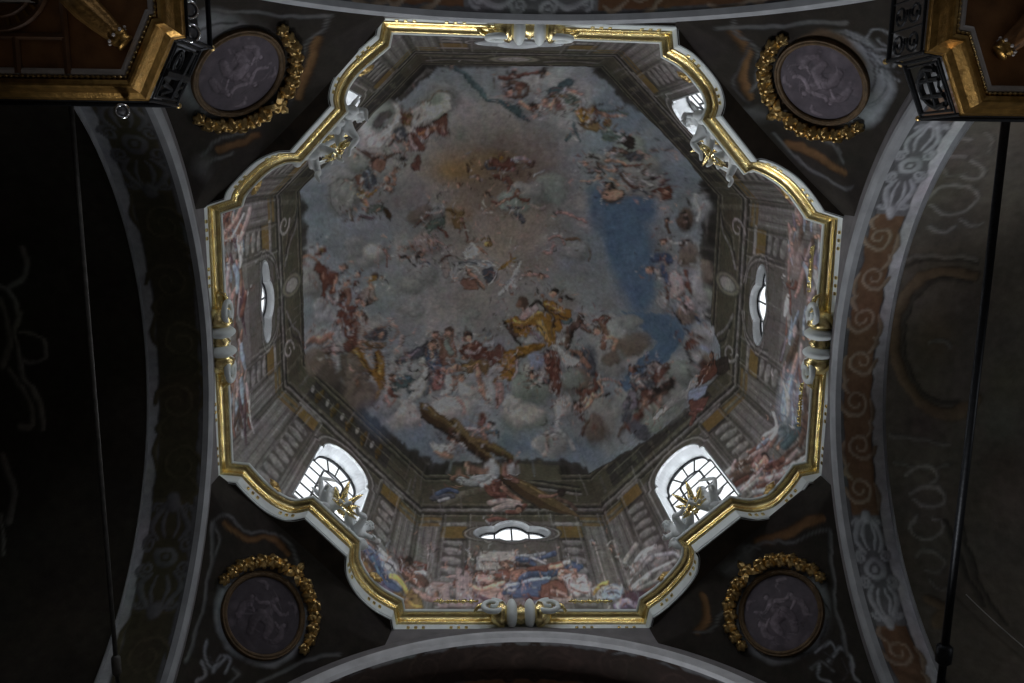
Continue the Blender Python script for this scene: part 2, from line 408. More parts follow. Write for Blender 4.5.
def build_cornice():
    root = bpy.data.objects.new('trim_1', None); C.objects.link(root); root['kind'] = 'structure'; root.location = (0, 0, ZC)
    def part(name, prof, m):
        V, F = sweep(PATH, [(r, z-ZC) for r, z in prof]); return link(name, mesh(name, V, F), m, root)
    part('white_fascia', [(-.03, 14.64), (-.02, 14.645), (-.02, 14.67), (-.005, 14.68), (-.005, 14.90), (0.0, 14.92), (0.0, 15.0)], 'white')
    p = [(-.02, 14.905)]
    for i in range(7): a = PI*(-.5+i/6.0*1.0); p.append((.0+.035*math.cos(a), 14.945+.035*math.sin(a)))
    p += [(.03, 14.985)]
    for i in range(8): a = PI/2*i/7; p.append((.035+.085*(1-math.cos(a)), 14.985+.07*math.sin(a)))
    p += [(.125, 15.06), (.125, 15.085), (.09, 15.09)]
    part('gilded_moulding', p, 'gold')
    part('top_fillet', [(.09, 15.085), (.14, 15.085), (.15, 15.10), (.15, 15.13), (.13, 15.14), (-.2, 15.145)], 'white')
    # ledge behind the moulding and soffit outside it
    def ring(name, z, rr, inset, m):
        n = len(PATH); V = []
        for x, y in PATH:
            V.append((x*(1-inset), y*(1-inset), z-ZC))
        for x, y in PATH:
            g = max(abs(x*math.cos(PI/4*k)+y*math.sin(PI/4*k)) for k in range(4)); V.append((x*rr/g, y*rr/g, z-ZC))
        link(name, mesh(name, V, [(i, (i+1) % n, n+(i+1) % n, n+i) for i in range(n)]), m, root)
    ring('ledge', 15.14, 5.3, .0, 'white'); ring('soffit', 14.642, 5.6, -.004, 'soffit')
    # gilded dentils in threes on the fascia
    den = bmesh.new(); add_box(den, (0, 0, 0), (.05, .03, .07)); bmesh.ops.bevel(den, geom=den.edges[:], offset=.008, segments=1, affect='EDGES')
    dm = bm_mesh(den, 'dentil'); dm.materials.append(M['gold'])
    def dentil(p, d):
        o = bpy.data.objects.new('dentil', dm); C.objects.link(o); o.parent = root
        o.location = (p[0]+d[1]*.005, p[1]-d[0]*.005, 14.79-ZC); o.rotation_euler = (0, 0, math.atan2(d[1], d[0]))
    def along(poly, dists):
        poly = np.array(poly); seg = np.linalg.norm(np.diff(poly, axis=0), axis=1); cum = np.r_[0, np.cumsum(seg)]
        for d in dists:
            i = min(max(np.searchsorted(cum, d*cum[-1])-1, 0), len(seg)-1); t = (d*cum[-1]-cum[i])/seg[i]
            p = poly[i]*(1-t)+poly[i+1]*t; dentil(p, (poly[i+1]-poly[i])/seg[i])
    names = ['nw', 'sw', 'se', 'ne']
    for i, c in enumerate(names):
        a, l1, l2, b = CORNERS[c]
        for l in (l1, l2): along(catmull(l), (.16, .24, .32, .66, .74, .82))
        nxt = CORNERS[names[(i+1) % 4]]
        along([b[0], nxt[0][0]], (.05, .08, .11, .22, .25, .28, .72, .75, .78, .89, .92, .95))
    return root

# ------------------------------------------------------------------ crossing: pendentives, arches, arms
CARD = {'north': (0, -1), 'east': (1, 0), 'south': (0, 1), 'west': (-1, 0)}
WARCH = {'north': 4.6, 'east': 4.6, 'south': 4.54, 'west': 4.6}
def arm_pt(side, s, z, out):
    n = CARD[side]; W = WARCH[side]; return (n[0]*(W+out)-n[1]*s, n[1]*(W+out)+n[0]*s, z)
def ya(z, r=RA): return math.sqrt(max(2.0**2, r*r-(z-ZS)**2))
def pend_pt(sx, sy, t, z):
    a = ya(z); e1 = np.array([4.6, a]); e2 = np.array([a, 4.6])
    mid = (e1+e2)/2; dm = np.linalg.norm(mid); want = math.sqrt(max(40.96-(z-ZS)**2, 1)); want = max(want, dm*0.985)
    ctrl = mid*(1+2*(want-dm)/dm) if want > dm else mid*(2*want/dm-1)
    p = (1-t)**2*e1+2*t*(1-t)*ctrl+t*t*e2
    return np.array([sx*p[0], sy*p[1], z])
PENDS = {'northeast': (1, -1), 'southeast': (1, 1), 'southwest': (-1, 1), 'northwest': (-1, -1)}
def build_crossing():
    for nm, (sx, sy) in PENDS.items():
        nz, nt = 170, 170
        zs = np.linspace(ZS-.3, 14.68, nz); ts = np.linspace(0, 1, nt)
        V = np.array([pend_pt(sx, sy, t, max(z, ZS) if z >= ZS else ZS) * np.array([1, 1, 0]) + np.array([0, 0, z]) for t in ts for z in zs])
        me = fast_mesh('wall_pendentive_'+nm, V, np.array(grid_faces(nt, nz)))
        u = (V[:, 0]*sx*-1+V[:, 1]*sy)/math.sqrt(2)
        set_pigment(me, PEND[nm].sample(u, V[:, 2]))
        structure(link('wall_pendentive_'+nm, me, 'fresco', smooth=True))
    for i, side in enumerate(CARD):
        # spandrel between archivolt and cornice
        V = []
        for j in range(25):
            s = -2.1+4.2*j/24; V += [arm_pt(side, s, ZS+math.sqrt(RI**2-s*s), .012), arm_pt(side, s, 14.68, .012)]
        structure(link('wall_spandrel_'+side, mesh('spandrel', V, [(2*j, 2*j+2, 2*j+3, 2*j+1) for j in range(24)]), 'archdark'))
        # archivolt: moulded ring in grey stone colour
        prof = [(RA+.02, .03), (RA+.02, -.02), (RA-.03, -.03), (RA-.14, -.03), (RA-.15, .0)]; prof2 = [(RA-.14, .02), (RA-.145, -.04), (RA-.17, -.06), (RA-.23, -.06), (RA-.27, -.045), (RI-.01, -.03), (RI-.01, .05)]
        V = []; n = 90
        for j in range(n):
            a = -0.06+(PI+.12)*j/(n-1)
            for r, o in prof: V.append(arm_pt(side, r*math.cos(a), ZS+r*math.sin(a), o))
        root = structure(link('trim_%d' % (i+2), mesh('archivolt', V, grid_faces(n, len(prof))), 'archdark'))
        V = []
        for j in range(n):
            a = -0.06+(PI+.12)*j/(n-1)
            for r, o in prof2: V.append(arm_pt(side, r*math.cos(a), ZS+r*math.sin(a), o))
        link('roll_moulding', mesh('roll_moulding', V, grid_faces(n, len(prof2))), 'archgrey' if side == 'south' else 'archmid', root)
        # painted soffit
        nd, na = 40, 420
        A, Dp = np.meshgrid(np.linspace(-.03, PI+.03, na), np.linspace(0, DEP(side)+.02, nd), indexing='ij')
        V = np.array([arm_pt(side, RI*math.cos(a), ZS+RI*math.sin(a), d) for a, d in zip(A.ravel(), Dp.ravel())])
        me = fast_mesh('ceiling_arch_'+side, V, np.array(grid_faces(na, nd)))
        set_pigment(me, SOFF[side].sample((A.ravel()-PI/2)*RI, Dp.ravel()))
        structure(link('ceiling_arch_'+side, me, 'fresco', smooth=True))
        # barrel vault of the arm beyond
        rv = 4.02; L = 7.0
        nd, na = (110, 400) if side in ('east', 'west') else (12, 60)
        d0 = DEP(side); ds = np.r_[np.linspace(d0, 3.4, nd-20), np.linspace(3.5, L, 20)] if nd > 50 else np.linspace(d0, L, nd)
        A, Dp = np.meshgrid(np.linspace(0, PI, na), ds, indexing='ij')
        V = np.array([arm_pt(side, rv*math.cos(a), ZS+rv*math.sin(a), d) for a, d in zip(A.ravel(), Dp.ravel())])
        me = fast_mesh('ceiling_vault_'+side, V, np.array(grid_faces(na, nd)))
        set_pigment(me, VAULT[side].sample((A.ravel()-PI/2)*rv, Dp.ravel()))
        structure(link('ceiling_vault_'+side, me, 'fresco', smooth=True))
        # step between soffit and vault
        V = []
        for j in range(60):
            a = PI*j/59; V += [arm_pt(side, RI*math.cos(a), ZS+RI*math.sin(a), DEP(side)+.02), arm_pt(side, (rv-.02)*math.cos(a), ZS+(rv-.02)*math.sin(a), DEP(side))]
        structure(link('trim_%d' % (i+6), mesh('step', V, [(2*j, 2*j+2, 2*j+3, 2*j+1) for j in range(59)]), 'grey'))
        # arm side walls and, for the transepts, the end wall
        for sg in (-1, 1):
            V = [arm_pt(side, sg*4.02, 0, 0), arm_pt(side, sg*4.02, 0, L), arm_pt(side, sg*4.02, ZS+.02, L), arm_pt(side, sg*4.02, ZS+.02, 0)]
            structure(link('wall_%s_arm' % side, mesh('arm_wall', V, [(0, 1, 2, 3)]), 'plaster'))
        if side in ('east', 'west'):
            V = [arm_pt(side, -4.1, 0, L), arm_pt(side, 4.1, 0, L)]+[arm_pt(side, 4.1*math.cos(PI*j/24), ZS+4.1*math.sin(PI*j/24), L) for j in range(25)]
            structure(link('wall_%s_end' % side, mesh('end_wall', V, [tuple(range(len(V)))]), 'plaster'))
    V = [(-14, -14, 0), (14, -14, 0), (14, 14, 0), (-14, 14, 0)]
    structure(link('floor', mesh('floor', V, [(0, 1, 2, 3)]), 'marble'))
    # solid shell above the arms so that no daylight leaks past the vaults
    for nm, (sx, sy) in PENDS.items():
        V = [(sx*4.6, sy*4.45, 0), (sx*4.6, sy*4.45, ZS), (sx*4.45, sy*4.6, ZS), (sx*4.45, sy*4.6, 0)]
        structure(link('wall_pier_'+nm, mesh('pier', V, [(0, 1, 2, 3)]), 'plaster'))
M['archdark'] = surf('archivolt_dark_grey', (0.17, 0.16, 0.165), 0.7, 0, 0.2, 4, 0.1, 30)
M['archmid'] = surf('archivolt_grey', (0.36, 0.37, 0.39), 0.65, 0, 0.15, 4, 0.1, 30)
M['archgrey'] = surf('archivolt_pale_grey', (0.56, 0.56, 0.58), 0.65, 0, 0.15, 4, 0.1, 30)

MARK_SHEETS = '''b warm -45 -197 341 274 313 90 90
b haze -97 70 296 214 -312 90 80
b umber 5 -275 206 113 -305 90 60
b ochreh -123 -261 128 56 303 90 70
b warm2 10 -38 162 161 117 90 60
b skyl -396 -98 200 110 157 90 60
b skyl -260 -387 151 94 291 90 50
b skyb 293 -393 239 139 223 90 80
b skyb 414 -270 154 81 234 90 80
b skyb -94 417 156 60 -301 90 50
b skyb -220 425 128 37 -237 90 80
b blue 87 445 181 31 314 90 70
b skyb 187 461 153 20 293 90 80
b skyb -456 -127 143 36 159 90 50
b haze 146 147 160 131 301 90 60
b blue 256 -142 87 60 129 50 100
b blue 302 -87 125 64 146 40 100
b blue 340 -157 59 55 76 50 100
b blue 348 25 91 46 147 50 100
b blue 325 -31 149 73 155 60 100
b blue 349 65 81 46 157 70 100
b blue 225 -193 34 32 111 80 80
b blue 437 125 50 34 -263 80 90
b hazeb 238 -37 151 33 154 90 60
p blue 309 114 410 109 454 149 406 226 336 248 291 294 315 306 302 288 348 226 391 185
b blue 412 166 54 48 152 80 100
b blue 334 263 51 26 245 80 90
c cloudl -216 -377 79 29 257 50 100
c cloudm -174 -409 58 34 269 50 100
b cloudd -160 -419 32 14 286 60 90
c cloudl -316 -332 42 41 269 50 100
b cloudd -301 -362 24 16 234 60 95
c cloudm -396 -196 44 38 282 50 100
c cloudm -363 -260 31 27 -295 50 100
b ochreh -118 -240 85 39 313 90 60
s teal -136 -478 11 -105 -465 24 -77 -442 31 -58 -421 32 -23 -413 26 16 -395 20 52 -373 14
s teal -23 -408 9 7 -391 14 47 -375 19
s redb -25 -463 19 6 -462 18 35 -470 15 77 -474 13
h brown dark 71 -469 20 -157
h redb dark 5 -464 15 -157
s brown -14 -448 17 6 -453 17 33 -449 17 43 -436 18 35 -424 18 8 -424 18 -14 -433 18
h fleshd redb 22 -437 25 -157
h flesh dark -1 -435 18 -157
s flesh 25 -409 25 58 -400 20 89 -413 15
h redb dark 60 -401 21 -157
h flesh dark 86 -416 18 -157
h fleshd dark 119 -407 19 -157
c cloudm 218 -278 32 19 -281 50 100
c cloudm 325 -268 58 29 -257 50 100
c cloudm 298 -315 32 23 -240 50 100
c brown 268 -195 32 28 -295 50 100
b dark 261 -212 20 14 -310 60 80
c cloudm 360 -231 36 20 -264 50 100
b umber 26 -242 86 68 -313 90 50
c greenc 115 -215 45 34 -313 50 100
c cloudm 50 -197 46 23 314 50 100
c cloudm -407 -179 53 36 179 50 100
b cloudw -415 -190 33 19 177 80 60
c cloudm -357 -33 56 31 299 50 100
c cloudm -382 -57 30 27 -279 50 100
c cloudl -347 -38 26 22 -296 50 100
c cloudm -471 22 45 14 155 50 100
c greyw -458 97 38 18 156 50 100
b ochreh -135 -131 52 41 314 80 70
b cloudm -192 -165 34 23 313 80 60
c cloudm -227 -50 56 29 -311 50 100
c cloudm -217 26 35 32 -298 50 100
c cloudm -251 54 34 26 -304 50 100
c cloudm -88 134 24 16 -310 50 100
c cloudm -251 118 34 22 -306 50 100
b warm2 64 -120 93 88 -312 90 50
s gold -16 14 12 7 -2 11 29 -18 9
s gold 13 -21 9 25 -6 9
s white -16 82 28 8 58 25 25 22 21 43 -2 18
s pink 101 -33 18 118 -27 18 124 -57 18
s pink 49 28 21 73 27 21 114 32 21
h flesh brown 67 24 18 -157
h flesh brown 96 33 16 -157
s umber 158 -69 14 192 -70 13 227 -37 11 217 -13 10
c cloudm 187 -41 40 29 309 50 100
s pink 112 -68 16 140 -75 16 153 -57 16
s pink 132 -139 16 167 -140 15 207 -118 15
c cloudm 74 -184 35 29 -311 50 100
c greenc 119 -191 40 29 -314 50 100
s greyd 11 -149 28 29 -132 28 46 -114 28
h flesh dark 17 -143 16 -157
c cloudm 324 -207 67 22 -305 50 100
b dark 266 -211 21 14 -311 70 80
c greyw 458 -164 42 18 170 50 100
c brown 438 -135 36 18 164 50 100
c brownc 447 -50 33 23 169 50 100
c greyw 465 44 51 13 145 50 100
c cloudm 399 76 28 14 157 50 100
c brownc 445 100 25 22 -216 50 100
c brownc 475 -15 32 7 158 50 100
c cloudm 326 138 33 22 298 50 100
c brownc -390 232 61 28 -247 50 100
c brownc -426 232 43 22 -239 50 100
c brownc -359 295 44 24 -252 50 100
c brownc -384 276 27 16 -245 50 100
c cloudl -265 362 48 28 -264 50 100
c cloudm -296 341 33 19 -261 50 100
c cloudl -145 362 64 25 -310 50 100
c cloudl -99 316 41 32 -296 50 100
s flesh -476 156 16 -459 163 17 -438 159 15
s greyw -443 158 50 -429 183 57 -408 201 43
s white -446 194 27 -423 193 28 -410 186 29
s white -427 202 36 -420 221 31 -420 241 24
s ochre -388 204 36 -367 221 45 -334 256 45 -320 296 29
s ochre -358 198 31 -340 235 27 -317 268 24
s ochred -323 262 30 -316 287 25 -328 316 19
s white -357 213 18 -345 239 18 -334 251 18
s redb -424 134 37 -406 155 38 -386 164 37
s fleshd -396 129 35 -381 154 29 -365 171 22
h flesh dark -373 126 22 -157
s flesh -374 193 31 -348 199 28 -318 199 26
s greyd -359 182 53 -344 168 43 -322 164 32
h flesh greyd -327 176 30 -80
s pinkf -301 150 26 -284 167 21 -294 188 16
s pinkf -272 184 30 -280 211 24 -293 220 19
s fleshd -376 270 13 -372 283 13
s greyd -279 242 38 -249 240 65 -221 226 60
s greyw -265 260 58 -237 268 49 -215 254 40
s blued -198 228 57 -186 251 50 -186 273 43
s white -220 248 27 -211 281 56 -224 316 57 -245 338 34
s greyd -197 283 17 -202 314 16 -213 333 16
s teal -279 293 55 -258 296 50 -246 313 44
s bluet -181 246 44 -169 258 44 -180 273 44
h flesh brown -196 214 31 -100
h flesh brown -190 187 24 -100
h fleshd brown -153 183 29 -100
s fleshd -152 203 45 -146 231 40 -158 258 34
s fleshd -176 196 24 -170 219 24
s redb -295 296 30 -299 314 25 -283 322 21
h brown dark -295 282 19 -157
s pink -308 321 20 -296 341 15 -283 326 12
s redb -180 279 27 -180 306 22 -191 326 16
s pink -169 274 24 -140 282 20 -117 272 17
s redb -186 294 27 -169 291 27
s white -151 298 40 -145 325 35 -168 334 30
h flesh brown -119 301 23 -157
s pink -127 347 20 -112 367 16 -118 386 13
s redb -117 233 45 -93 239 41 -76 234 38
s flesh -111 250 28 -87 245 24 -70 222 21
h fleshd dark -102 196 31 -120
s redb -76 234 48 -46 239 48 -22 233 48
s ochred -111 273 41 -81 273 38 -46 272 34
s flesh -75 273 38 -66 300 27 -57 342 16
s flesh -57 342 15 -52 349 15
s greyw -52 217 38 -34 211 38
h greyw grey -46 197 24 -157
s redb -40 245 48 -16 250 48
s ochre -22 283 27 -16 305 27
s pink -28 310 27 -22 336 21 -22 367 16
b blue -329 355 67 48 -248 90 50
s ochre 8 159 53 50 153 58 97 146 54 138 161 42
s ochre 109 186 59 133 156 52 156 138 45
s grey 50 205 42 86 193 42 98 186 42
s dark -4 159 14 20 188 14 41 219 14
s ochre -9 250 52 20 239 48 62 227 45 98 215 42
s ochre -15 283 58 3 278 49 20 250 41
s redb -15 222 31 -3 233 31
s ochred -3 261 45 14 278 44 8 299 44
c greenc 73 310 61 56 168 50 100
b cloudw 74 277 41 33 311 80 80
c greenc 48 391 67 28 313 50 100
c cloudl 103 443 40 19 311 50 100
c brownc 189 298 53 35 302 50 100
c cloudm 244 370 56 35 189 50 100
c brownc 227 401 37 25 229 50 100
c brownc 329 192 56 30 270 50 100
c cloudm 273 241 46 25 263 50 100
c cloudm 298 331 39 23 244 50 100
b greyd 218 238 39 29 217 50 95
s white 133 219 41 167 240 32 201 259 23
s dark 202 141 45 179 171 36 167 217 27
s white 138 207 28 167 200 27
s brown 202 164 21 225 174 17 236 179 13
s fleshd 253 144 40 264 177 35 258 210 30
h flesh brown 242 170 23 -157
h redb brown 264 140 26 -157
s redb 236 145 20 253 138 20 276 137 20
s flesh 269 182 26 291 191 26 285 213 26
h fleshd dark 112 240 27 -157
s redb 109 255 28 121 271 34 138 275 41
s fleshd 127 288 31 120 310 30 132 320 30
h dark dark 75 294 29 -157
h white white 79 288 13 -157
s dark 79 310 17 103 310 17 115 304 17
s white 85 310 24 103 299 24 112 310 24
h flesh dark 139 328 23 -157
s greyd 179 227 17 218 252 17 234 277 16 253 320 15
s redb 207 242 23 229 267 23 244 281 22
s redb 194 324 32 221 325 27 238 313 23 239 292 19
h fleshd dark 207 326 22 -157
s flesh 231 334 15 253 320 15 249 296 16
s pink 255 290 13 276 287 12 302 293 12
h fleshd dark 187 359 24 -157
s redb 192 370 25 197 384 20 202 388 15
s flesh 198 364 22 220 346 22 232 329 22
s white 145 361 35 141 386 30 134 409 24
h white greyw 151 356 25 -157
s greyw 128 414 21 156 427 21 172 439 20
s greyw 110 422 18 103 443 17 98 458 16
b redb 226 398 15 10 228 70 80
s brown 212 386 15 201 407 15 197 422 14
s dark 248 326 12 269 318 12
c greenc 422 246 53 21 242 50 100
c cloudm 393 316 68 41 290 50 100
c greyw 464 270 39 30 125 50 100
c greenc 354 343 48 32 55 50 100
h fleshd dark 327 259 25 -120
s grey 323 279 29 343 275 24 373 260 19
s flesh 343 275 17 373 262 14 394 242 12
s redb 349 265 29 374 250 24 407 232 19
s white 367 235 26 381 235 26
s brown 341 289 42 365 283 39 385 284 33
s greyd 319 312 47 310 340 39 295 375 22
s redb 347 309 33 338 330 24 318 357 16
s redb 331 339 15 306 371 9 297 381 17
s brown 295 375 13 286 390 9 278 398 7
s dark 363 292 28 383 288 20 404 274 10
s dark 355 319 19 375 300 17 396 282 26
s brown 349 328 12 367 312 7
c bluew 473 189 28 12 180 50 100
s redb 475 203 14 474 226 39 464 253 35
s brown 464 237 23 492 231 23 502 187 26
s white 461 248 39 456 270 33 458 293 27
s redb 498 302 38 490 325 30 484 353 22
h brown dark 464 167 16 -157
s greyd 455 176 19 451 193 18 459 207 16
c brownc 496 209 40 25 65 50 100
c greyd 337 379 37 23 -279 50 100
c cloudl 151 366 29 24 266 50 100
c cloudl 45 381 58 29 -308 50 100
c cloudl -169 379 63 20 -297 50 100
c cloudm 117 443 45 24 -310 50 100
s pinkf 107 422 27 105 446 21 95 461 15
s greyw 125 417 21 158 430 20 173 450 19
c cloudl -250 369 33 21 -270 50 100
h pinkd redb -65 400 26 -100
h pink dark -39 412 21 -100
s pinkw -105 416 21 -70 418 21 -48 422 21
s flesh -59 422 18 -53 435 17
s bluet -48 422 18 -25 422 18
s flesh -138 439 23 -110 439 18 -87 438 13
s white -138 447 41 -151 454 35 -183 447 27 -194 440 14
s flesh -142 461 20 -165 461 15 -182 454 11
h redb brown -147 429 22 -100
p wood -224 346 -203 353 -140 402 -87 435 -37 464 38 502 112 556 192 616 180 616 89 577 26 528 -32 478 -93 447 -156 416 -221 373
p umberd -227 354 -221 374 -156 421 -93 451 -37 479 14 539 83 592 189 619 113 586 37 535 -21 477 -87 444 -151 411 -219 360
p umberd -149 398 -127 398 -93 430 -36 447 19 465 26 471 10 472 -36 460 -93 443 -129 421
p woodl -143 395 -125 397 -92 428 -36 444 21 463 16 466 -36 453 -95 436 -127 412
s woodl -214 353 13 -145 405 12 -87 440 11 -31 471 9 38 513 15 112 567 15
s dark -221 375 9 -156 422 9 -93 452 8 -37 480 3 14 541 11 83 595 11
s greyw -117 502 66 -84 506 85 -38 482 66
s fleshd -138 498 31 -118 483 25 -99 494 19
h fleshd brown -96 478 13 -100
s fleshd -86 477 11 -64 480 10 -48 479 6
s greyw -64 521 38 -40 506 39 -27 482 39
h fleshd redb 9 479 18 -100
s greyw 1 480 21 17 480 35
s fleshd -5 482 43 10 498 43 21 506 43
s redb -29 513 66 -38 542 59 -17 563 53
s redb -53 528 42 -44 549 36 -10 549 30
s fleshd -14 528 35 2 549 29 30 570 23
s pinkf -53 576 37 -17 570 38 24 577 37
s pinkf -43 596 33 -6 583 39 35 590 45
s redb -8 602 26 22 602 26 41 583 26
h fleshd dark 23 596 23 -157
s redb -65 627 25 -34 621 22 -10 627 18
s fleshd 83 556 25 112 556 20 141 542 15
h dark dark 138 546 26 -157
s brown 130 563 26 160 577 26 179 596 26
s greyd -203 563 38 -178 556 38 -150 556 38
s blued -188 549 30 -157 535 31 -135 542 30
s greyw -187 570 19 -162 563 19
b pinkl 33 787 197 51 314 90 60
s pinkl -189 760 16 -119 753 16 -41 750 17
s wallp -76 717 14 -18 715 14 41 714 14
s wallp -87 728 14 -19 726 14 20 724 14
s walld -77 722 10 -18 721 10 40 719 10
s blued -46 793 16 35 774 42 106 753 36 176 739 23
s bluew -26 787 16 35 770 16 96 753 16
s blued -7 793 38 54 780 43 94 767 49
s blued 20 724 27 80 717 27 119 709 28
s grey 11 717 17 51 714 17 90 708 17
s redb 77 743 33 117 736 29 137 732 24
s redb 82 793 69 112 787 64 132 780 58
s bluet 157 732 20 195 739 20
s redb -51 750 33 -22 757 43 18 750 33
h redb brown -18 733 39 0
s fleshd -43 767 23 -74 780 18 -115 793 13
s pink -124 786 35 -84 783 29 -45 786 22
h flesh redb -94 765 34 -100
s pink -145 799 37 -105 796 42 -67 799 47
s dark -30 739 17 19 735 17 67 743 17
s flesh 153 774 42 182 777 37 211 787 32
h flesh brown 135 755 30 -100
s pinkw 164 760 30 193 764 29 217 777 29
s white 210 793 38 260 784 48 310 787 32
s white 239 800 25 289 797 25 310 784 26
s redb 306 812 34 355 792 41 402 755 22
s mauve 286 818 31 336 812 33 372 803 40
s pinkl 71 803 31 110 806 31 159 806 31
s redb 21 802 19 71 799 19
s brown -106 724 10 -111 746 17 -126 767 23
s ochred -436 700 57 -390 757 73 -332 811 46
s brown -454 673 50 -418 720 53 -380 767 57
s blued -442 656 24 -396 713 38 -349 771 27
s bluew -413 679 35 -366 730 45 -339 774 34
s white -391 678 25 -363 708 21 -345 736 18
h flesh dark -444 614 37 -130
s flesh -460 629 24 -431 652 24 -412 672 24
s brown -331 716 40 -286 759 49 -259 773 32
h brown dark -306 732 33 -157
s redb -313 744 28 -275 753 26 -254 738 27
s pinkw -285 752 16 -265 749 16
s pink -300 786 28 -262 799 31 -232 792 34
s wallp -240 780 32 -191 776 32
s redb -181 773 19 -158 753 20 -137 739 20
s pinkl -225 811 34 -166 811 34 -107 808 34
s white 339 776 13 386 732 13 460 680 13
s wallp 347 781 16 403 741 16 468 691 15
s white 341 731 17 370 692 22 407 667 27
s wallp 349 744 26 397 692 26
s greyw 397 692 20 452 668 19 470 670 19
b bluew 761 223 119 33 163 80 70
b teal 758 313 47 28 211 70 80
b pinkl 760 -172 73 33 163 80 60
s bluew+ 769 151 25 760 205 47 755 266 37
s white 749 181 15 765 221 29 764 270 14
s white 728 279 23 740 311 20 724 344 19
s teal 794 282 42 783 318 46 758 348 44
s brown 812 241 34 807 293 29 801 335 21
s bluew+ 779 -169 30 790 -152 27 795 -123 23
s redb 741 -95 18 757 -92 17 763 -113 17
s redb+ -821 -220 21 -818 -192 29 -819 -161 21
s white -756 -219 19 -753 -190 23 -749 -153 27
s bluew -771 -151 27 -762 -115 35 -765 -75 23
s redb -738 -61 24 -745 -33 28 -754 -6 32
s redb -801 -276 27 -776 -296 28 -744 -311 33
s pink -791 -251 33 -759 -265 35 -738 -291 35
s white -774 -226 17 -754 -247 17 -732 -267 18
s pinkl -749 -207 41 -727 -235 42 -711 -266 43
s redb 587 490 49 623 465 58 659 440 32
s brown 596 480 39 632 448 39 668 423 38
s pink 694 436 22 746 413 18 789 385 15
s pinkw 711 431 27 763 400 22 824 353 17
s greyw 675 470 21 718 449 21 752 430 20
s white 756 396 12 790 371 12 817 349 12
s flesh 686 418 19 705 392 19
h flesh dark 709 390 25 -157
s brown 632 426 33 669 402 32
s redb 730 398 21 757 376 21
s brown -494 591 30 -462 599 35 -432 617 39
s redb -474 586 15 -456 591 16 -444 604 16
c greenc -295 -369 46 33 225 50 100
p cloudl -271 -402 -257 -396 -257 -379 -268 -353 -292 -320 -314 -298 -340 -299 -338 -322 -319 -328 -300 -342 -280 -362 -273 -384
p cloudd -321 -343 -317 -354 -297 -377 -283 -383 -280 -377 -289 -361 -308 -344
p cloudl -245 -386 -212 -407 -187 -429 -163 -435 -144 -425 -146 -394 -165 -384 -195 -366 -224 -353 -236 -355 -237 -378
b greenc -176 -418 27 13 281 50 90
s brownc -212 -407 7 -192 -419 7 -175 -433 7 -148 -430 7
s cloudw -291 -324 12 -275 -353 12 -259 -379 12
s cloudw -224 -360 10 -195 -373 11 -165 -391 11
s brownr -258 -390 16 -257 -372 18 -256 -359 20
p ochred -253 -384 -240 -386 -234 -376 -238 -355 -250 -350 -256 -363
s redb -250 -377 10 -247 -364 10
p greyd -276 -344 -257 -354 -249 -340 -255 -316 -272 -313 -282 -325
s white -270 -339 7 -266 -328 8 -260 -318 8
s pinkw -285 -325 12 -281 -310 12 -273 -299 12
p redb -229 -350 -200 -359 -175 -372 -155 -387 -153 -368 -159 -343 -171 -335 -184 -345 -206 -327 -219 -324 -225 -336
s orange -223 -336 14 -206 -342 15 -191 -349 15
s dark -229 -350 6 -205 -356 6 -178 -372 6 -158 -387 6
h pinkd redb -165 -343 18 0
s pinkf -184 -342 13 -179 -333 13
p redb -249 -335 -230 -336 -221 -317 -207 -305 -213 -297 -242 -296 -251 -311
s pinkw -245 -326 16 -239 -312 17 -232 -299 17
s flesh -260 -316 11 -253 -306 12 -252 -297 12
s dark -293 -305 7 -283 -315 7 -272 -335 7
c cloudm -408 -190 50 35 192 50 100
c greenc -359 -262 30 20 264 50 100
p cloudm -430 -213 -407 -225 -382 -223 -380 -205 -386 -164 -394 -138 -420 -140 -434 -160 -437 -188
s cloudw -385 -215 9 -380 -200 9 -387 -182 9
p brown -360 -293 -342 -291 -330 -280 -303 -280 -279 -290 -289 -275 -322 -270 -342 -277
p fleshd -336 -270 -321 -280 -308 -273 -306 -250 -318 -238 -334 -248
s dark -339 -265 6 -322 -277 6 -309 -268 6
p greyd -358 -238 -343 -250 -335 -238 -327 -220 -334 -199 -350 -197 -358 -215
s bluew -350 -243 8 -342 -235 8 -341 -220 8
s grey -346 -220 10 -337 -210 10 -343 -199 10
p fleshd -374 -235 -362 -235 -358 -212 -367 -194 -375 -205
s redb -374 -230 10 -369 -215 11 -373 -200 11
s ochred -366 -200 20 -358 -187 20 -350 -179 20
s ochrel -374 -189 10 -364 -174 10 -354 -158 10
s ochre -349 -184 11 -339 -192 11 -331 -199 11
s flesh -362 -174 10 -353 -163 10
h flesh redb -305 -225 15 0
s fleshd -318 -212 17 -304 -212 17 -289 -210 17
s dark -312 -197 6 -300 -194 6 -287 -199 6
s flesh -309 -202 10 -295 -199 10
h greyw brown -267 -258 16 -60
s fleshd -284 -250 17 -288 -235 17 -286 -220 17
p redb -247 -258 -234 -276 -226 -289 -222 -286 -224 -246 -238 -243
s pinkw -265 -291 12 -260 -283 12 -262 -273 12
s dark -272 -290 15 -270 -278 15 -258 -273 15
p green -362 -148 -346 -160 -327 -163 -312 -152 -323 -142 -343 -142 -357 -137
p umberd -317 -152 -308 -149 -299 -128 -301 -119 -311 -123
s mauved -371 -132 17 -357 -127 17 -343 -124 17
s flesh -333 -147 10 -325 -152 10
s brown -405 -144 9 -394 -138 10 -390 -123 10
s cloudw -398 -144 8 -394 -128 8
p teal 88 -437 95 -445 112 -445 113 -456 132 -458 136 -462 148 -460 151 -450 134 -446 120 -443 117 -431 98 -424
p greyw 118 -441 134 -446 155 -442 176 -433 188 -411 182 -399 174 -418 154 -431 130 -429
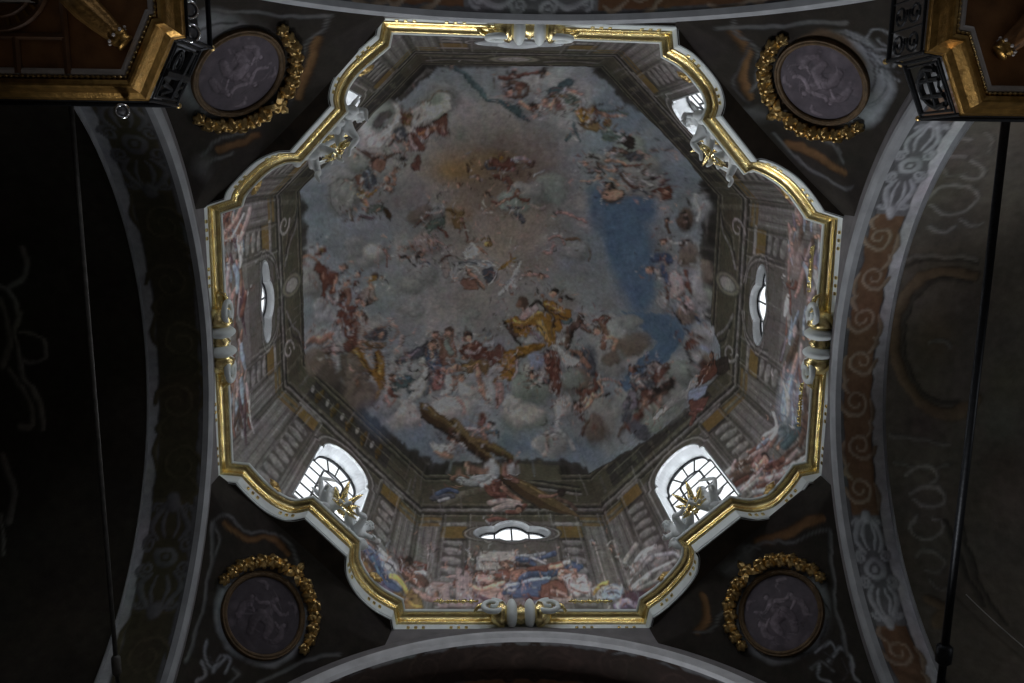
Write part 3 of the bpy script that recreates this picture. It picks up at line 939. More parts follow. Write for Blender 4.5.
s pink 138 -442 10 158 -436 10 174 -431 10
s white 144 -431 8 157 -431 8 168 -422 8
p green 128 -424 147 -429 168 -422 172 -406 158 -402 145 -411 134 -413
s greyw 142 -409 9 152 -395 9 163 -378 9
s teal 155 -409 9 161 -400 9 154 -393 9
p ochre 162 -395 180 -402 195 -394 211 -403 218 -387 211 -375 188 -368 179 -366
p brownr 207 -405 217 -393 217 -377 206 -373 209 -387
s dark 182 -399 7 186 -385 8 183 -371 8
s pinkw 205 -387 18 201 -378 19 195 -371 19
s ochrel 167 -388 10 178 -376 10 183 -368 10
p ochred 174 -361 197 -371 216 -370 227 -356 218 -346 197 -351
s dark 174 -364 6 198 -366 6 220 -372 6
h ochre ochred 236 -367 22 90
s redb 229 -370 6 237 -363 6 243 -370 6
s fleshd 220 -389 20 241 -381 16 258 -378 13
s flesh 245 -381 13 260 -380 10 271 -378 8
s green 222 -393 10 243 -392 10 264 -389 9 276 -379 9
p greenc 225 -353 240 -356 255 -346 273 -341 267 -326 235 -326
s dark 255 -348 6 269 -341 6 280 -341 6
h pinkd redb 120 -407 16 0
h flesh redb 85 -415 15 0
s flesh 95 -406 17 107 -413 17 111 -419 17
s redb 75 -396 12 86 -396 12
s ochred 98 -424 11 115 -426 11 127 -426 11
s teal 162 -366 16 158 -347 17 145 -326 17
s teal 165 -352 13 176 -334 13 182 -326 13
h greyw dark 275 -331 16 -50
c greenc 295 -301 44 36 -243 50 100
c cloudm 321 -246 41 31 -262 50 100
c cloudm 216 -268 22 18 -303 50 100
p green 226 -345 255 -345 278 -339 269 -328 242 -328 229 -335
p dark 265 -323 283 -325 289 -337 302 -325 305 -308 290 -303 284 -315
h pinkw dark 277 -329 15 -100
p brown 241 -288 258 -311 281 -306 293 -298 313 -301 287 -294 273 -298 259 -301 249 -281
s pinkf 249 -286 17 255 -296 16 267 -291 16
s flesh 245 -276 18 266 -276 16 288 -269 14
s flesh 242 -260 17 257 -253 14 274 -253 12
s dark 226 -273 11 232 -258 11 246 -242 11
s redb 284 -266 11 305 -265 9 325 -269 7
s dark 265 -268 5 273 -263 5 287 -264 5
h flesh redb 271 -254 14 0
s greyw 291 -246 13 305 -228 13 316 -221 13
s brown 285 -241 15 299 -223 15 317 -210 15 336 -211 15
p greyd 283 -291 313 -301 333 -286 326 -277 299 -276
s dark 250 -224 13 263 -214 13 276 -209 13
p flesh 247 -203 269 -206 289 -202 295 -189 271 -177 243 -182
h dark dark 261 -214 21 -140
h flesh dark 290 -194 16 0
h flesh dark 250 -190 14 -100
s flesh 259 -235 11 271 -230 11 283 -215 11
s pinkf 184 -272 12 199 -270 12 211 -275 12
s dark 195 -285 8 215 -288 8 230 -281 8
h flesh brown 197 -265 14 -100
s flesh 192 -225 9 210 -224 9 227 -227 9
h flesh brown 233 -234 16 -100
s brown 213 -242 7 223 -245 7 243 -240 7
s pink 319 -301 9 336 -291 7 343 -284 5
s pinkf 341 -303 9 360 -303 7 379 -294 5 394 -277 4
s brown 332 -252 14 341 -264 11 347 -267 8
s greyw 333 -231 13 345 -224 13 358 -217 13
s mauved 355 -232 12 371 -240 9 387 -243 5
s mauved 370 -222 9 386 -230 6 398 -231 4
p brownr 358 -201 376 -215 393 -218 406 -203 409 -182 391 -181 383 -199
s pinkf 366 -196 13 377 -194 13 386 -181 13
h flesh dark 391 -202 14 -100
s greyd 318 -200 12 337 -203 12 352 -196 12
b warm2 -13 -63 55 55 135 80 50
b pinkf -136 -36 33 33 110 80 40
p white -122 -25 -106 -46 -89 -63 -78 -46 -70 -27 -81 -16 -111 -11
s greyw -117 -30 13 -100 -38 13 -89 -52 13
h ochrel ochred -51 -52 22 -30
s ochred -68 -62 10 -57 -69 10 -43 -66 10 -41 -52 10 -54 -45 10
s fleshd -67 -35 17 -59 -27 17 -55 -22 17
s fleshd -108 -90 10 -106 -74 10 -103 -60 10 -89 -66 10
p greyw -136 -8 -111 -11 -84 -11 -51 0 -34 6 -39 14 -67 9 -86 0 -111 3 -125 19 -138 44 -144 25
s white -133 36 12 -119 14 11 -100 3 10 -78 14 10 -64 36 9
s white -144 8 11 -145 30 11 -133 47 11
s greyd -125 -5 9 -103 -7 9 -81 -2 9
s dark -106 14 8 -103 25 8 -95 31 8
p greyd -62 14 -40 12 -23 25 -28 47 -48 53 -61 39
s white -67 -8 10 -45 -2 8 -28 12 7
s white -28 31 10 -34 47 8 -47 59 6
s flesh -99 18 22 -84 36 19 -61 64 17
s brown -86 42 8 -72 58 8 -61 70 8
p fleshd -117 47 -100 36 -83 47 -75 64 -78 70 -111 70
p pinkf -171 -9 -155 -17 -149 3 -152 30 -163 35 -171 13
s brown -174 -6 7 -163 -17 7 -144 -23 7
s ochre -20 17 9 -1 0 7 29 -18 4
s ochred 15 -23 6 21 -11 6 27 -7 6
s greyw -6 58 9 16 36 9 38 14 9
s cloudw 5 70 7 27 47 7 52 25 7
c brownc -225 -133 40 24 282 50 100
c pinkf -214 -57 45 32 -311 50 100
c cloudm -181 -141 22 21 188 50 100
s redb -207 -130 12 -223 -117 10 -242 -101 7
s pinkf -202 -133 14 -186 -136 14 -170 -141 14
s greyw -172 -160 7 -165 -149 7 -167 -138 8
p green -205 -114 -184 -122 -162 -125 -165 -108 -187 -95 -200 -90 -213 -98
s green -205 -87 14 -192 -73 14 -187 -78 14
b ochred -135 -138 24 14 -294 50 90
p ochred -146 -122 -125 -125 -117 -108 -122 -92 -141 -97
h pinkd brownr -121 -122 11 -100
s redb -114 -111 7 -109 -92 7 -106 -78 7 -103 -62 7
s brownr -179 -100 11 -165 -89 11 -157 -76 11
s dark -282 -23 9 -266 -24 12 -253 -12 12 -240 4 7
s dark -237 -20 7 -235 -31 7 -224 -33 7
h fleshd redb -248 -50 10 0
h pink redb -208 -63 10 0
h grey greyd -190 -43 11 0
h pinkf brown -163 -43 11 0
h flesh brown -224 -25 11 0
s pink -219 -41 9 -206 -35 9 -195 -41 9
s pink -195 -57 8 -182 -62 8 -168 -54 8
s fleshd -245 -45 7 -237 -31 7 -243 -20 7
s brownr -176 -5 7 -168 -16 7 -147 -24 7
s greyw -225 5 12 -211 -2 12 -201 5 12
s blued -227 -3 5 -214 -7 5 -201 0 5
c greenc 18 -168 49 32 314 50 100
c cloudm 69 -194 39 26 -314 50 100
b ochred -23 -282 51 25 313 70 70
b ochreh -143 -246 47 28 312 80 70
s umberd -105 -265 13 -102 -243 13
p brownr -54 -272 -36 -282 -10 -263 2 -282 22 -273 16 -248 -16 -248 -41 -250
s greyd -57 -266 14 -48 -250 14 -32 -254 14
s mauvel 15 -276 28 34 -279 28 53 -270 28
s brown 47 -273 19 60 -258 19 66 -270 19
s pinkf -92 -231 14 -76 -234 14 -64 -225 14
s brownr -32 -232 22 -9 -226 22 10 -216 22
s redb -3 -232 17 7 -216 17 4 -200 17
h pinkd redb 13 -251 13 -100
h flesh redb -76 -230 14 -100
h ochre brown -17 -280 15 -100
s greyw 68 -236 13 83 -242 13 96 -249 13
s redb -41 -167 16 -21 -164 16 5 -174 16 24 -181 16
s flesh -31 -155 12 -15 -164 12 -2 -171 12
s greyd 5 -152 16 21 -149 16 38 -155 16
s brownr 24 -187 17 37 -175 17 57 -172 17
s pinkf 64 -156 17 83 -149 17 99 -153 17
s pinkf -175 -193 10 -156 -196 10 -143 -193 10
s brown -60 -187 12 -47 -193 12 -41 -184 12
h fleshd brown 30 -194 13 -100
h flesh brownr -127 -209 13 -100
s ochred -157 -144 22 -134 -141 22 -118 -138 22
c greenc 471 54 45 11 170 50 100
c greyw 480 133 30 21 211 50 100
p pinkw 421 19 439 15 443 30 436 47 427 65 414 65 414 49
p pinkw 442 51 452 51 466 72 463 86 449 88 441 72
s brownr 421 66 7 437 52 6 442 43 6
s dark 439 67 5 447 83 5 460 90 5
p brownr 441 20 454 22 457 45 450 41
p greyw 458 21 470 22 476 49 477 78 472 94 466 74 460 51
p greyw 394 57 401 46 410 68 407 95 394 95 388 77
s brownr 403 43 8 410 55 8 410 68 8
p brownc 428 99 448 94 460 97 458 119 443 127 431 117
s pinkw 429 77 9 442 90 9 451 93 9
s dark 417 90 7 427 110 6 439 122 6
s blued 464 99 12 470 106 11 477 105 9
s bluew 469 114 10 476 117 8 479 108 5
p redb 454 168 465 155 469 171 460 187 450 190
s brown 469 153 12 474 147 10 478 152 8
c cloudm 415 244 33 16 242 50 100
c greenc 400 301 54 36 288 50 100
p greyw 459 192 471 186 480 177 479 195 465 208 459 207
p brownr 466 211 480 196 514 185 525 223 513 237 491 253 469 244
s redb 471 213 13 474 231 13 476 243 13
s dark 504 181 16 501 199 17 480 199 13
h fleshd dark 495 180 19 -100
p greyw 441 237 458 219 464 233 463 254 449 270 455 293 443 288 436 272
p bluew 449 270 469 259 506 255 507 275 486 292 456 296
s white 444 244 10 446 262 10 445 278 10
s white 480 251 8 481 238 8 484 230 8
p redb 459 296 493 294 504 286 523 279 517 303 502 322 475 321
s redb 473 327 18 491 331 18 488 342 17
s pinkd 493 315 12 510 314 12
p dark 514 188 564 172 575 203 552 223 529 225
p pinkf 369 229 382 234 390 236 381 243 367 245
s redb 372 259 17 387 241 17 406 231 17
s flesh 364 270 10 376 263 10 387 259 10
p dark 363 278 386 278 406 271 396 283 371 303 353 318
s brown 367 306 6 383 294 5 397 281 4
s cloudl 367 338 37 402 307 37 424 278 37
s dark 434 -156 17 440 -135 17 445 -109 17
s brown 405 -138 15 402 -115 15 407 -99 15
h fleshd dark 403 -129 14 -157
h flesh redb 395 -73 18 -157
s white 403 -82 14 421 -73 13 442 -76 13
s dark 430 -69 13 442 -81 13 450 -83 12
s cloudw 452 -196 14 460 -164 13 459 -132 13
s blued 376 -29 41 395 -37 52 409 -27 33
s blued 396 -9 31 406 12 26 412 34 21
s white 372 2 19 387 3 16 395 22 12
h flesh brown 367 0 20 -100
p pinkw 411 6 424 -7 437 7 440 34 426 65 413 56 419 33
s redb 445 -11 14 446 16 14 454 36 14
c greyw 465 33 46 12 145 50 100
c cloudm -470 21 35 13 153 50 100
c greyw -462 80 17 13 -218 50 100
p brownr -464 -31 -450 -15 -441 9 -444 37 -452 63 -459 56 -453 27 -458 3 -466 -12
s fleshd -478 -46 13 -472 -41 13 -464 -34 12
h ochred redb -454 -55 18 0
h redb dark -463 -51 11 0
s brownr -433 11 41 -435 31 37 -434 51 32
s flesh -428 16 14 -429 34 12 -431 52 10
h flesh brown -415 -4 20 -30
s brownr -440 66 32 -428 78 33 -413 71 34 -415 55 33
s pinkw -443 62 21 -434 75 18 -424 74 14
h flesh redb -406 39 17 -100
h flesh greyd -382 16 20 -90
h redb dark -386 40 17 0
s fleshd -404 56 24 -399 73 24 -402 88 24
p pinkf -364 56 -345 58 -335 85 -363 99 -384 85 -374 65
s brown -352 62 6 -355 81 6 -340 85 6 -360 99 6
s flesh -352 44 20 -352 57 20
h ochre brown -348 29 23 -80
h cloudm brown -331 35 17 -40
h flesh dark -367 93 19 0
h flesh brown -380 83 15 -100
s redb -420 90 19 -402 99 20 -384 99 20
s pinkd -314 -39 15 -309 -20 14 -312 1 12
s pink -319 -45 11 -311 -31 11 -304 -25 11
c brownc -453 213 50 26 -240 50 100
c brownc -469 215 41 20 277 50 100
s fleshd -476 159 15 -462 168 26 -448 164 30 -434 159 26
p brownr -424 103 -389 107 -384 131 -399 140 -389 167 -374 186 -391 202 -410 204 -414 185 -421 162 -425 140 -416 129 -427 116
p greyw -434 141 -421 133 -415 161 -410 179 -421 184 -438 186 -451 187 -443 180 -432 167
s white -423 140 11 -421 159 12 -428 176 11
s greyw -414 137 15 -406 152 15 -404 163 15
h flesh brown -381 117 16 -100
h pinkf brown -372 132 20 -80
p pinkf -387 147 -375 146 -368 162 -374 178 -384 170
p pinkw -455 189 -436 186 -412 203 -423 205 -437 196 -449 196
p greyw -434 203 -418 206 -418 223 -420 243 -426 232
p brownc -418 211 -395 217 -377 231 -357 252 -338 278 -399 263 -416 235
c brownc -388 240 33 17 -246 50 100
s dark -440 202 6 -430 201 6 -414 205 6
p greyd -359 182 -345 169 -333 158 -318 164 -313 182 -324 188 -349 188
h flesh greyd -327 174 18 -100
s ochred -373 192 29 -354 195 29 -334 201 29 -319 199 30
s flesh -376 190 19 -364 188 19
p greyw -360 206 -343 211 -337 237 -345 250 -362 224
p ochre -398 205 -380 199 -372 216 -350 249 -338 277 -319 281 -311 264 -317 235 -326 210 -338 213 -334 242 -341 250 -360 238 -381 219
s ochrel -386 207 11 -371 228 11 -349 258 11
s ochrel -330 219 11 -324 243 11 -327 270 10
s umberd -371 225 7 -355 248 7 -344 267 7
s umberd -338 218 7 -332 242 7 -335 260 6
h fleshd dark -295 280 15 -100
c greyw -90 298 36 20 314 50 100
c cloudm -273 227 23 17 -290 50 100
p fleshd -168 191 -141 192 -135 224 -137 263 -167 266 -181 240
s greenc -157 199 32 -157 218 32 -146 237 32
s greyw -156 249 16 -145 263 16
h flesh brown -189 187 17 -120
h flesh brown -151 184 21 -60
p greyd -285 243 -278 236 -260 231 -231 215 -218 206 -205 199 -216 222 -221 237 -244 240 -264 245 -277 254
s mauvel -272 239 13 -252 234 13 -229 223 13
p greyw -264 245 -236 245 -223 262 -220 279 -235 290 -250 281 -276 273 -291 271 -274 261
s dark -251 266 7 -240 272 7 -230 271 7
s greyd -280 251 6 -264 245 6 -244 245 6
p white -228 244 -215 250 -204 268 -206 288 -224 308 -229 318 -254 314 -245 301 -225 289 -217 275 -220 257
s dark -206 250 7 -201 276 7 -211 300 7
p blued -215 237 -194 244 -178 240 -170 251 -183 263 -199 271 -207 258
s bluet -199 251 10 -186 255 10 -175 248 11
s flesh -195 231 21 -198 241 21
h flesh brown -194 215 24 -40
p teal -297 293 -286 281 -256 280 -240 292 -250 305 -274 310 -294 307
s bluet -285 290 11 -268 286 12 -250 288 12
h fleshd dark -293 282 19 -150
p pinkr -188 282 -167 289 -164 305 -171 325 -190 323 -195 307
s brownr -182 303 13 -172 309 13
s flesh -156 280 32 -134 273 28 -121 275 24
s fleshd -140 292 14 -131 308 14 -134 318 14
s white -156 303 31 -150 316 31
h flesh brown -117 301 19 -80
p brownr -121 225 -113 217 -91 210 -72 207 -49 221 -42 252 -74 255 -102 252 -118 241
s redb -118 230 16 -107 244 16 -85 249 16
s pinkw -105 234 25 -85 236 20 -69 221 16
h flesh dark -100 197 24 -130
p ochred -121 264 -102 265 -91 257 -49 257 -46 288 -55 293 -66 273 -85 275 -90 285 -112 283
s ochrel -110 270 8 -91 270 8 -69 262 9
s flesh -75 275 35 -71 298 30 -65 328 26
h greenc grey -50 199 17 -100
p ochre 13 148 30 137 49 150 74 136 101 127 112 107 134 123 156 168 148 179 134 177 135 209 113 216 102 195 96 176 74 174 63 196 27 196 19 169
p ochrel 80 152 96 149 113 170 118 205 102 195 91 171
s ochrel 24 150 19 49 157 19 69 147 19 77 134 19 96 130 19
s umberd 24 167 12 46 172 12 66 164 12
s umberd 115 121 22 126 145 22 132 166 22
s umberd 74 172 9 91 165 9 102 173 9
s ochred 118 132 11 126 156 11 124 194 11
p pinkw 38 137 49 117 82 103 89 114 85 127 49 149 41 145
s dark 63 112 17 82 99 17 98 105 16 112 124 16
b brown 44 102 20 17 160 35 100
b fleshd 36 105 13 8 156 50 100
p ochre 101 99 123 96 151 109 178 118 178 140 167 149 148 144 129 126 107 113
s ochrel 112 107 12 137 117 12 162 125 12
s umberd 123 121 10 148 136 10 170 140 10
h flesh dark 129 77 25 -90
h fleshd grey 101 84 15 -140
h fleshd dark 148 94 15 -100
s dark 161 84 14 172 90 14 183 93 14
s dark -9 150 5 5 161 5 17 185 5 33 199 5 41 217 5
s brown 7 167 24 19 185 24 33 193 24
p greyw 60 196 74 177 93 179 102 195 96 206 49 217 44 209
s mauvel 69 185 14 85 185 14 94 195 14
s brown 201 134 32 191 155 36 172 175 34 164 213 27
s teal 153 151 22 170 152 22 178 145 22
s fleshd 205 160 21 215 165 21 225 169 21
c greyw -26 279 21 18 313 50 100
c bluew 82 253 26 26 282 50 100
c greenc 49 324 42 38 168 50 100
c cloudl 13 355 27 16 313 50 100
p redb -37 230 -17 211 -1 222 -12 243 -26 256 -39 269
p ochre -12 263 -6 235 19 224 38 229 58 229 77 213 96 210 74 227 49 248 30 243 27 266 24 289 13 306 -3 297 -17 307 -17 284 -6 279
s ochrel 5 243 13 8 263 13 10 286 13
s umberd 24 235 12 33 248 12 49 242 12
s umberd -6 276 10 8 281 10 19 291 9
h ochred brown -28 305 14 0
s pinkw 30 256 16 30 279 13 19 304 10
s pink -16 316 34 -12 341 27 -20 364 20
s redb -23 346 10 -20 360 10
p brownr 105 231 134 227 148 252 145 279 150 317 139 340 125 331 123 306 104 276 102 260
h flesh dark 113 242 16 0
h fleshd dark 110 264 16 0
s fleshd 129 243 16 137 261 16 132 280 16
s pinkf 123 311 19 123 321 19 120 331 19
p white 145 237 167 232 198 246 201 258 177 265 156 259
s dark 156 268 6 182 265 6 203 258 6
c greenc 177 296 32 28 248 50 100
s greyd 209 224 47 224 246 46 223 276 46
s fleshd 177 224 18 199 233 18 219 261 17
h flesh dark 71 292 21 -200
s white 79 311 21 90 314 21 101 289 21
s dark 65 306 10 79 316 10 93 321 10
s greyd 104 304 26 112 309 26
s redb 212 322 35 201 342 30 190 358 25
s flesh 201 347 20 211 338 20
s greyw 141 352 7 155 346 7 162 355 7 154 366 7
p blue 292 286 343 243 364 219 399 191 414 175 447 166 427 197 393 223 361 245 341 262 319 297 305 306 304 289
c greenc 423 237 35 17 241 50 100
c cloudm 405 286 43 28 307 50 100
c brownc 275 235 27 19 258 50 100
c cloudm 281 264 32 13 263 50 100
p greyd 321 276 339 264 360 254 379 248 386 254 380 266 365 280 337 297 324 298
s greyw 339 280 20 358 271 17 376 263 14
h flesh flesh 381 261 7 0
h fleshd dark 327 255 21 -120
p redb 368 265 379 248 391 235 409 229 410 237 396 246 384 265 372 276
s brown 391 237 13 402 237 13 409 233 12
s pinkf 364 240 23 376 237 22 389 234 22
s dark 370 230 9 381 229 9 394 232 9
p mauvel 312 305 333 298 328 325 320 339 298 346 302 328
s greyd 313 313 17 313 329 17 307 343 16
p redb 342 296 362 288 362 303 348 327 328 336
s fleshd 347 311 14 338 332 12
p dark 364 286 386 275 412 257 411 266 383 293 366 307 362 303
s brown 368 304 9 384 291 8 394 280 9
s dark 332 300 5 331 320 5 324 337 4
p ochred+ -467 672 -442 683 -411 723 -404 740 -428 730 -451 701
s fleshd+ -461 681 20 -441 702 20 -418 729 20
p blued+ -442 654 -423 656 -403 677 -396 699 -396 726 -382 748 -351 764 -334 783 -347 783 -368 771 -392 751 -405 725 -415 700 -435 672
s bluew -427 659 12 -412 672 12 -407 681 12
s bluet+ -417 686 16 -407 707 16 -399 727 15
p greyw+ -391 685 -361 707 -340 727 -349 740 -379 724 -390 708
s bluew+ -394 686 21 -386 702 21 -387 711 21
s greyd -377 707 7 -359 721 8 -351 735 8
s ochrel+ -365 742 26 -341 758 27 -319 789 24
s mauve -400 739 26 -386 761 25 -366 781 25
p ochred+ -354 787 -326 799 -306 782 -279 803 -275 818 -323 822 -349 809
s ochrel -321 803 14 -304 814 14 -281 816 14
p brown -332 712 -303 724 -288 742 -256 766 -270 780 -293 776 -322 762 -339 741
s fleshd -314 752 26 -298 763 25 -284 774 24
h brown dark -311 731 23 -100
s redb -286 730 23 -269 734 22 -256 738 22
s greyw+ -287 751 17 -266 751 17 -260 753 17
p pinkl -245 768 -193 770 -197 807 -261 799 -265 784
h fleshd brown -234 795 17 -50
s pink -261 799 19 -243 803 19 -226 803 19
s wallp -242 689 9 -249 725 8 -255 755 8
p wallp -95 704 17 704 4 725 -46 745 -118 747
s walld -98 728 4 -68 728 4 -38 728 4
s walld -115 747 4 -91 747 4 -61 746 4
p pinkl -170 738 -150 745 -121 749 -131 799 -180 807
s walld -111 716 16 -117 738 15 -121 760 15
s walld -140 711 16 -146 734 15 -152 753 15
p brown -45 731 -20 724 3 730 2 736 -22 742 -42 737
p redb+ -65 756 -46 745 -20 747 -12 758 -25 768 -52 768
s brown -64 764 15 -43 766 15 -19 766 15
p fleshd+ -14 749 20 743 37 747 24 758 -1 768 -16 764
s pink+ -105 764 45 -91 765 45 -73 766 45
s redb -115 772 6 -92 776 6 -65 772 6
s flesh+ -134 776 20 -105 784 19 -68 778 20 -35 772 20
p blued+ -42 780 -14 772 29 768 100 762 98 785 62 788 64 800 25 798 -5 800 -28 792
s bluew+ -32 778 14 16 772 14 56 766 14 100 762 14
s blued 14 766 30 42 755 30 101 753 30
s greyw -33 784 12 -15 786 12 -3 784 12
s blued 7 721 23 33 723 23 59 734 23
s greyw 49 718 13 72 725 12 92 733 12
s redb 37 745 20 64 743 20 91 745 20
p redb+ 73 777 99 771 96 802 67 802
p pink+ -100 792 -46 788 -36 805 -72 805 -95 800
s mauved -124 794 17 -98 800 17 -75 805 17
s mauvel+ -152 803 19 -129 805 19 -108 807 19
s redb 32 794 12 43 802 11 63 804 11
p redb+ 99 768 127 766 149 785 150 800 114 800 96 796
s pink+ 103 788 15 124 790 14 144 796 14
p blued+ 145 728 166 726 198 739 182 750 156 741
s white 145 730 21 160 729 21
s flesh+ 102 741 20 120 739 20 137 736 21
s fleshd+ 134 748 20 155 749 20 176 748 20
p pinkw+ 133 760 161 752 206 756 213 773 218 789 174 798 152 785
h pink fleshd 172 762 21 -120
s fleshd 158 781 6 181 789 6 208 793 6
s ochrel 226 793 19 243 779 20 268 772 20
p bluew+ 247 795 261 781 291 775 312 783 307 801 276 806 252 804
s greyd 265 793 6 284 791 6 301 795 6
s white+ 263 785 11 285 781 11 302 785 11
p mauved 307 797 382 771 384 786 352 802 312 806
s mauvel+ 292 817 28 318 808 28 343 814 29
s wallp 289 679 17 312 731 16 335 780 15
s wallp 236 685 12 247 726 11 262 767 11
s wallp 321 724 31 338 700 32 355 677 32
s wallp+ 339 747 25 360 720 25 380 694 26
s wallp+ 343 779 13 366 757 13 389 732 13
@ pend northeast
b pgrey -8 1373 76 68 283 50 90
b pring -15 1348 73 66 273 15 80
b pgrey -12 1352 66 60 275 30 90
b pbrown -2 1369 76 57 237 10 100
s pgreyl 40 1304 7 8 1289 7 -32 1295 7 -59 1319 7 -66 1353 7
s pgreyd 28 1303 3 0 1294 3 -32 1303 3
s pgreyd 39 1310 3 8 1297 3 -29 1308 3 -49 1327 3
s pochre 126 1397 25 90 1411 29 67 1437 29 39 1449 21
s pgrey 136 1386 8 120 1398 8 85 1399 8 54 1424 9 46 1443 8
s pgreyd 101 1395 8 81 1430 10 64 1455 9 31 1454 7
s pochre -46 1453 26 -70 1438 30 -94 1427 28 -123 1411 15
s pgrey -61 1417 8 -78 1408 8 -113 1403 8
s pgrey -23 1457 7 -68 1457 10 -107 1447 12 -138 1425 12 -146 1408 7
s pgreyd 29 1465 19 7 1456 16 -13 1441 16
b pgrey 13 1459 27 15 -265 80 60
s pgreyl 16 1293 6 20 1274 6 6 1260 6 -11 1258 6 -6 1275 6 7 1279 6
s pgreyl 1 1296 8 -8 1281 8 -25 1269 8 -34 1281 8
s pgreyl -19 1290 6 -37 1294 6 -51 1288 6
s pgrey -1 1266 9 -9 1252 9 -26 1249 9
s pgreyd 4 1293 4 -13 1286 4 -20 1270 4
s pgreyd -24 1299 4 -36 1287 4 -45 1279 4
s pgrey 142 1406 15 90 1353 16 47 1297 16
@ pend southeast
b pgrey -2 1373 81 67 302 40 90
b pring -4 1369 77 64 302 12 70
b pgrey -4 1371 76 67 -268 30 90
b pbrown -3 1373 61 50 302 10 100
s pgreyd -64 1349 3 -53 1325 2 -8 1306 3 27 1316 3
s pochre -42 1453 23 -79 1436 31 -119 1423 32 -140 1408 21
s pgrey 28 1452 6 -27 1452 7 -57 1442 6 -84 1420 6 -120 1405 6 -134 1392 7
s pgrey -16 1454 6 -27 1458 7 -39 1444 6
b pgrey 9 1450 31 14 -294 80 70
b pgrey -20 1452 19 13 -284 80 60
s pochre 75 1447 27 90 1423 26 116 1411 20
s pgrey 66 1414 7 98 1406 7 120 1412 6
s pgreyl -5 1303 8 -28 1301 7 -27 1286 8 -11 1282 7
s pgreyl -20 1285 9 -37 1283 10 -38 1264 9 -21 1252 10 -25 1237 10
s pgreyl 3 1287 8 15 1280 7 7 1262 8
s pgrey 17 1292 9 -3 1288 10 -6 1269 9
s pgreyd -16 1295 4 -17 1282 4 -5 1276 4
s pgreyd -28 1274 4 -20 1258 4 -7 1257 4
s pgrey -131 1390 12 -96 1360 12 -60 1319 12 -38 1271 12
@ pend southwest
b pgrey -1 1370 79 65 -306 30 90
b pring -3 1369 77 65 314 12 90
b pgreyd -2 1370 71 59 308 12 90
b pbrown -2 1374 62 52 309 10 100
s pgrey -104 1368 7 -122 1394 8 -145 1399 7 -133 1422 9 -98 1427 8 -75 1447 8 -37 1457 8 -3 1445 8
s pochre -130 1412 16 -91 1421 17 -60 1447 16 -25 1446 15
s pgreyl -43 1295 9 -36 1279 8 -14 1275 9 -11 1294 9
s pgreyl -34 1270 12 -16 1263 11 -18 1249 12
s pgreyl -11 1272 10 -17 1294 10 -3 1299 10 4 1283 10
s pgrey 9 1293 10 22 1291 9 15 1276 9
s pgreyd -30 1284 4 -18 1280 4 -16 1293 4
s pgrey -145 1399 13 -113 1375 13 -88 1344 13 -67 1307 12 -49 1258 13
s pgrey 51 1299 13 71 1334 13 103 1368 13 125 1383 13
@ pend northwest
b pgrey 1 1360 77 69 195 50 90
b pring -11 1336 80 61 224 30 60
b pgrey -8 1356 71 61 214 40 90
b pbrown 1 1368 61 55 300 10 100
s pgreyd -11 1290 3 12 1291 3 33 1304 3 48 1323 3
s pgreyl -37 1306 5 -54 1329 5 -59 1354 6
s pgreyd -27 1305 3 -49 1330 3 -53 1355 3
s pochre 101 1408 25 69 1426 31 43 1440 25 22 1451 19
s pgrey 130 1389 6 113 1400 7 92 1401 7 54 1417 7 43 1433 8
s pgrey -120 1395 8 -96 1401 8 -76 1414 8 -62 1426 8
s pochre -98 1412 22 -76 1431 20 -49 1444 16
s pgrey -134 1412 8 -114 1412 8 -92 1432 9
b pgrey -129 1405 23 19 246 80 80
s pgreyd 19 1422 7 16 1446 7 -7 1448 7
s pgrey 35 1277 12 68 1325 12 106 1366 12 136 1390 11
@ vault east
b vgrey 326 103 126 62 233 90 50
s vgreyl 343 78 16 349 50 16 337 39 15 314 62 15 314 88 15
s vgreyl 241 65 13 263 79 13 264 110 13 248 134 13 226 125 13 220 100 13 231 73 13
s vgreyl 309 99 13 298 117 13 275 118 13 280 98 13
s vgrey 356 89 10 344 107 10 321 115 10
s vgreyl 210 122 10 199 139 10 205 156 10
s vgrey 297 61 10 280 81 10 286 100 10
s vgrey 139 55 15 152 94 15 155 135 15 145 171 15
s vgreyd 131 59 8 145 96 8 148 137 8 138 173 8
s vochre 93 79 38 53 72 43 3 78 40 -41 97 38 -80 132 40 -85 177 43 -65 202 38
s vochre 93 79 38 119 98 39 129 133 39 120 174 39
s vgreyd 88 90 13 48 85 13 3 91 13 -36 106 13 -66 137 13 -70 177 13
s vgreyd 88 90 13 111 109 13 117 136 13 112 171 13
b vochre 28 134 56 39 288 90 50
s vgrey 18 126 13 23 140 13 13 156 13
s vgrey -114 72 13 -124 111 13 -129 161 13
s vgreyl 197 85 13 189 106 13 197 117 13
s vgrey -157 80 10 -164 118 10 -162 158 10
s vgreyl -176 93 15 -162 109 15 -162 128 15 -176 137 15 -191 125 15
s vgreyl -200 94 13 -191 115 13 -191 135 13 -205 147 13 -219 135 13 -219 111 13 -210 98 13
s vgreyl -234 99 12 -253 86 12 -267 102 12 -262 127 12 -243 136 12 -238 122 12
s vgrey -291 87 12 -281 99 12 -286 116 12 -300 127 12 -314 114 12 -310 96 12
s vgrey -324 97 10 -338 111 10 -329 133 10
s vgreyd -243 160 20 -291 163 20 -338 167 20 -386 177 19
s vgreyd -243 141 20 -305 149 20 -362 159 19
s vochre -352 88 36 -367 107 36 -385 87 36
@ vault west
s vgreyl -88 260 17 -98 240 17 -123 225 17 -153 222 17
s vgreyl -93 268 17 -83 256 17 -54 248 17 -21 257 17 32 253 17 60 235 17 107 225 17
s vgreyl -21 248 12 -25 234 12 -16 221 12 8 219 12 18 238 12 13 251 12
s vgrey -74 272 22 -45 268 22 -11 268 22 23 280 22
s vgrey 27 271 17 60 249 17 103 239 17 107 258 17
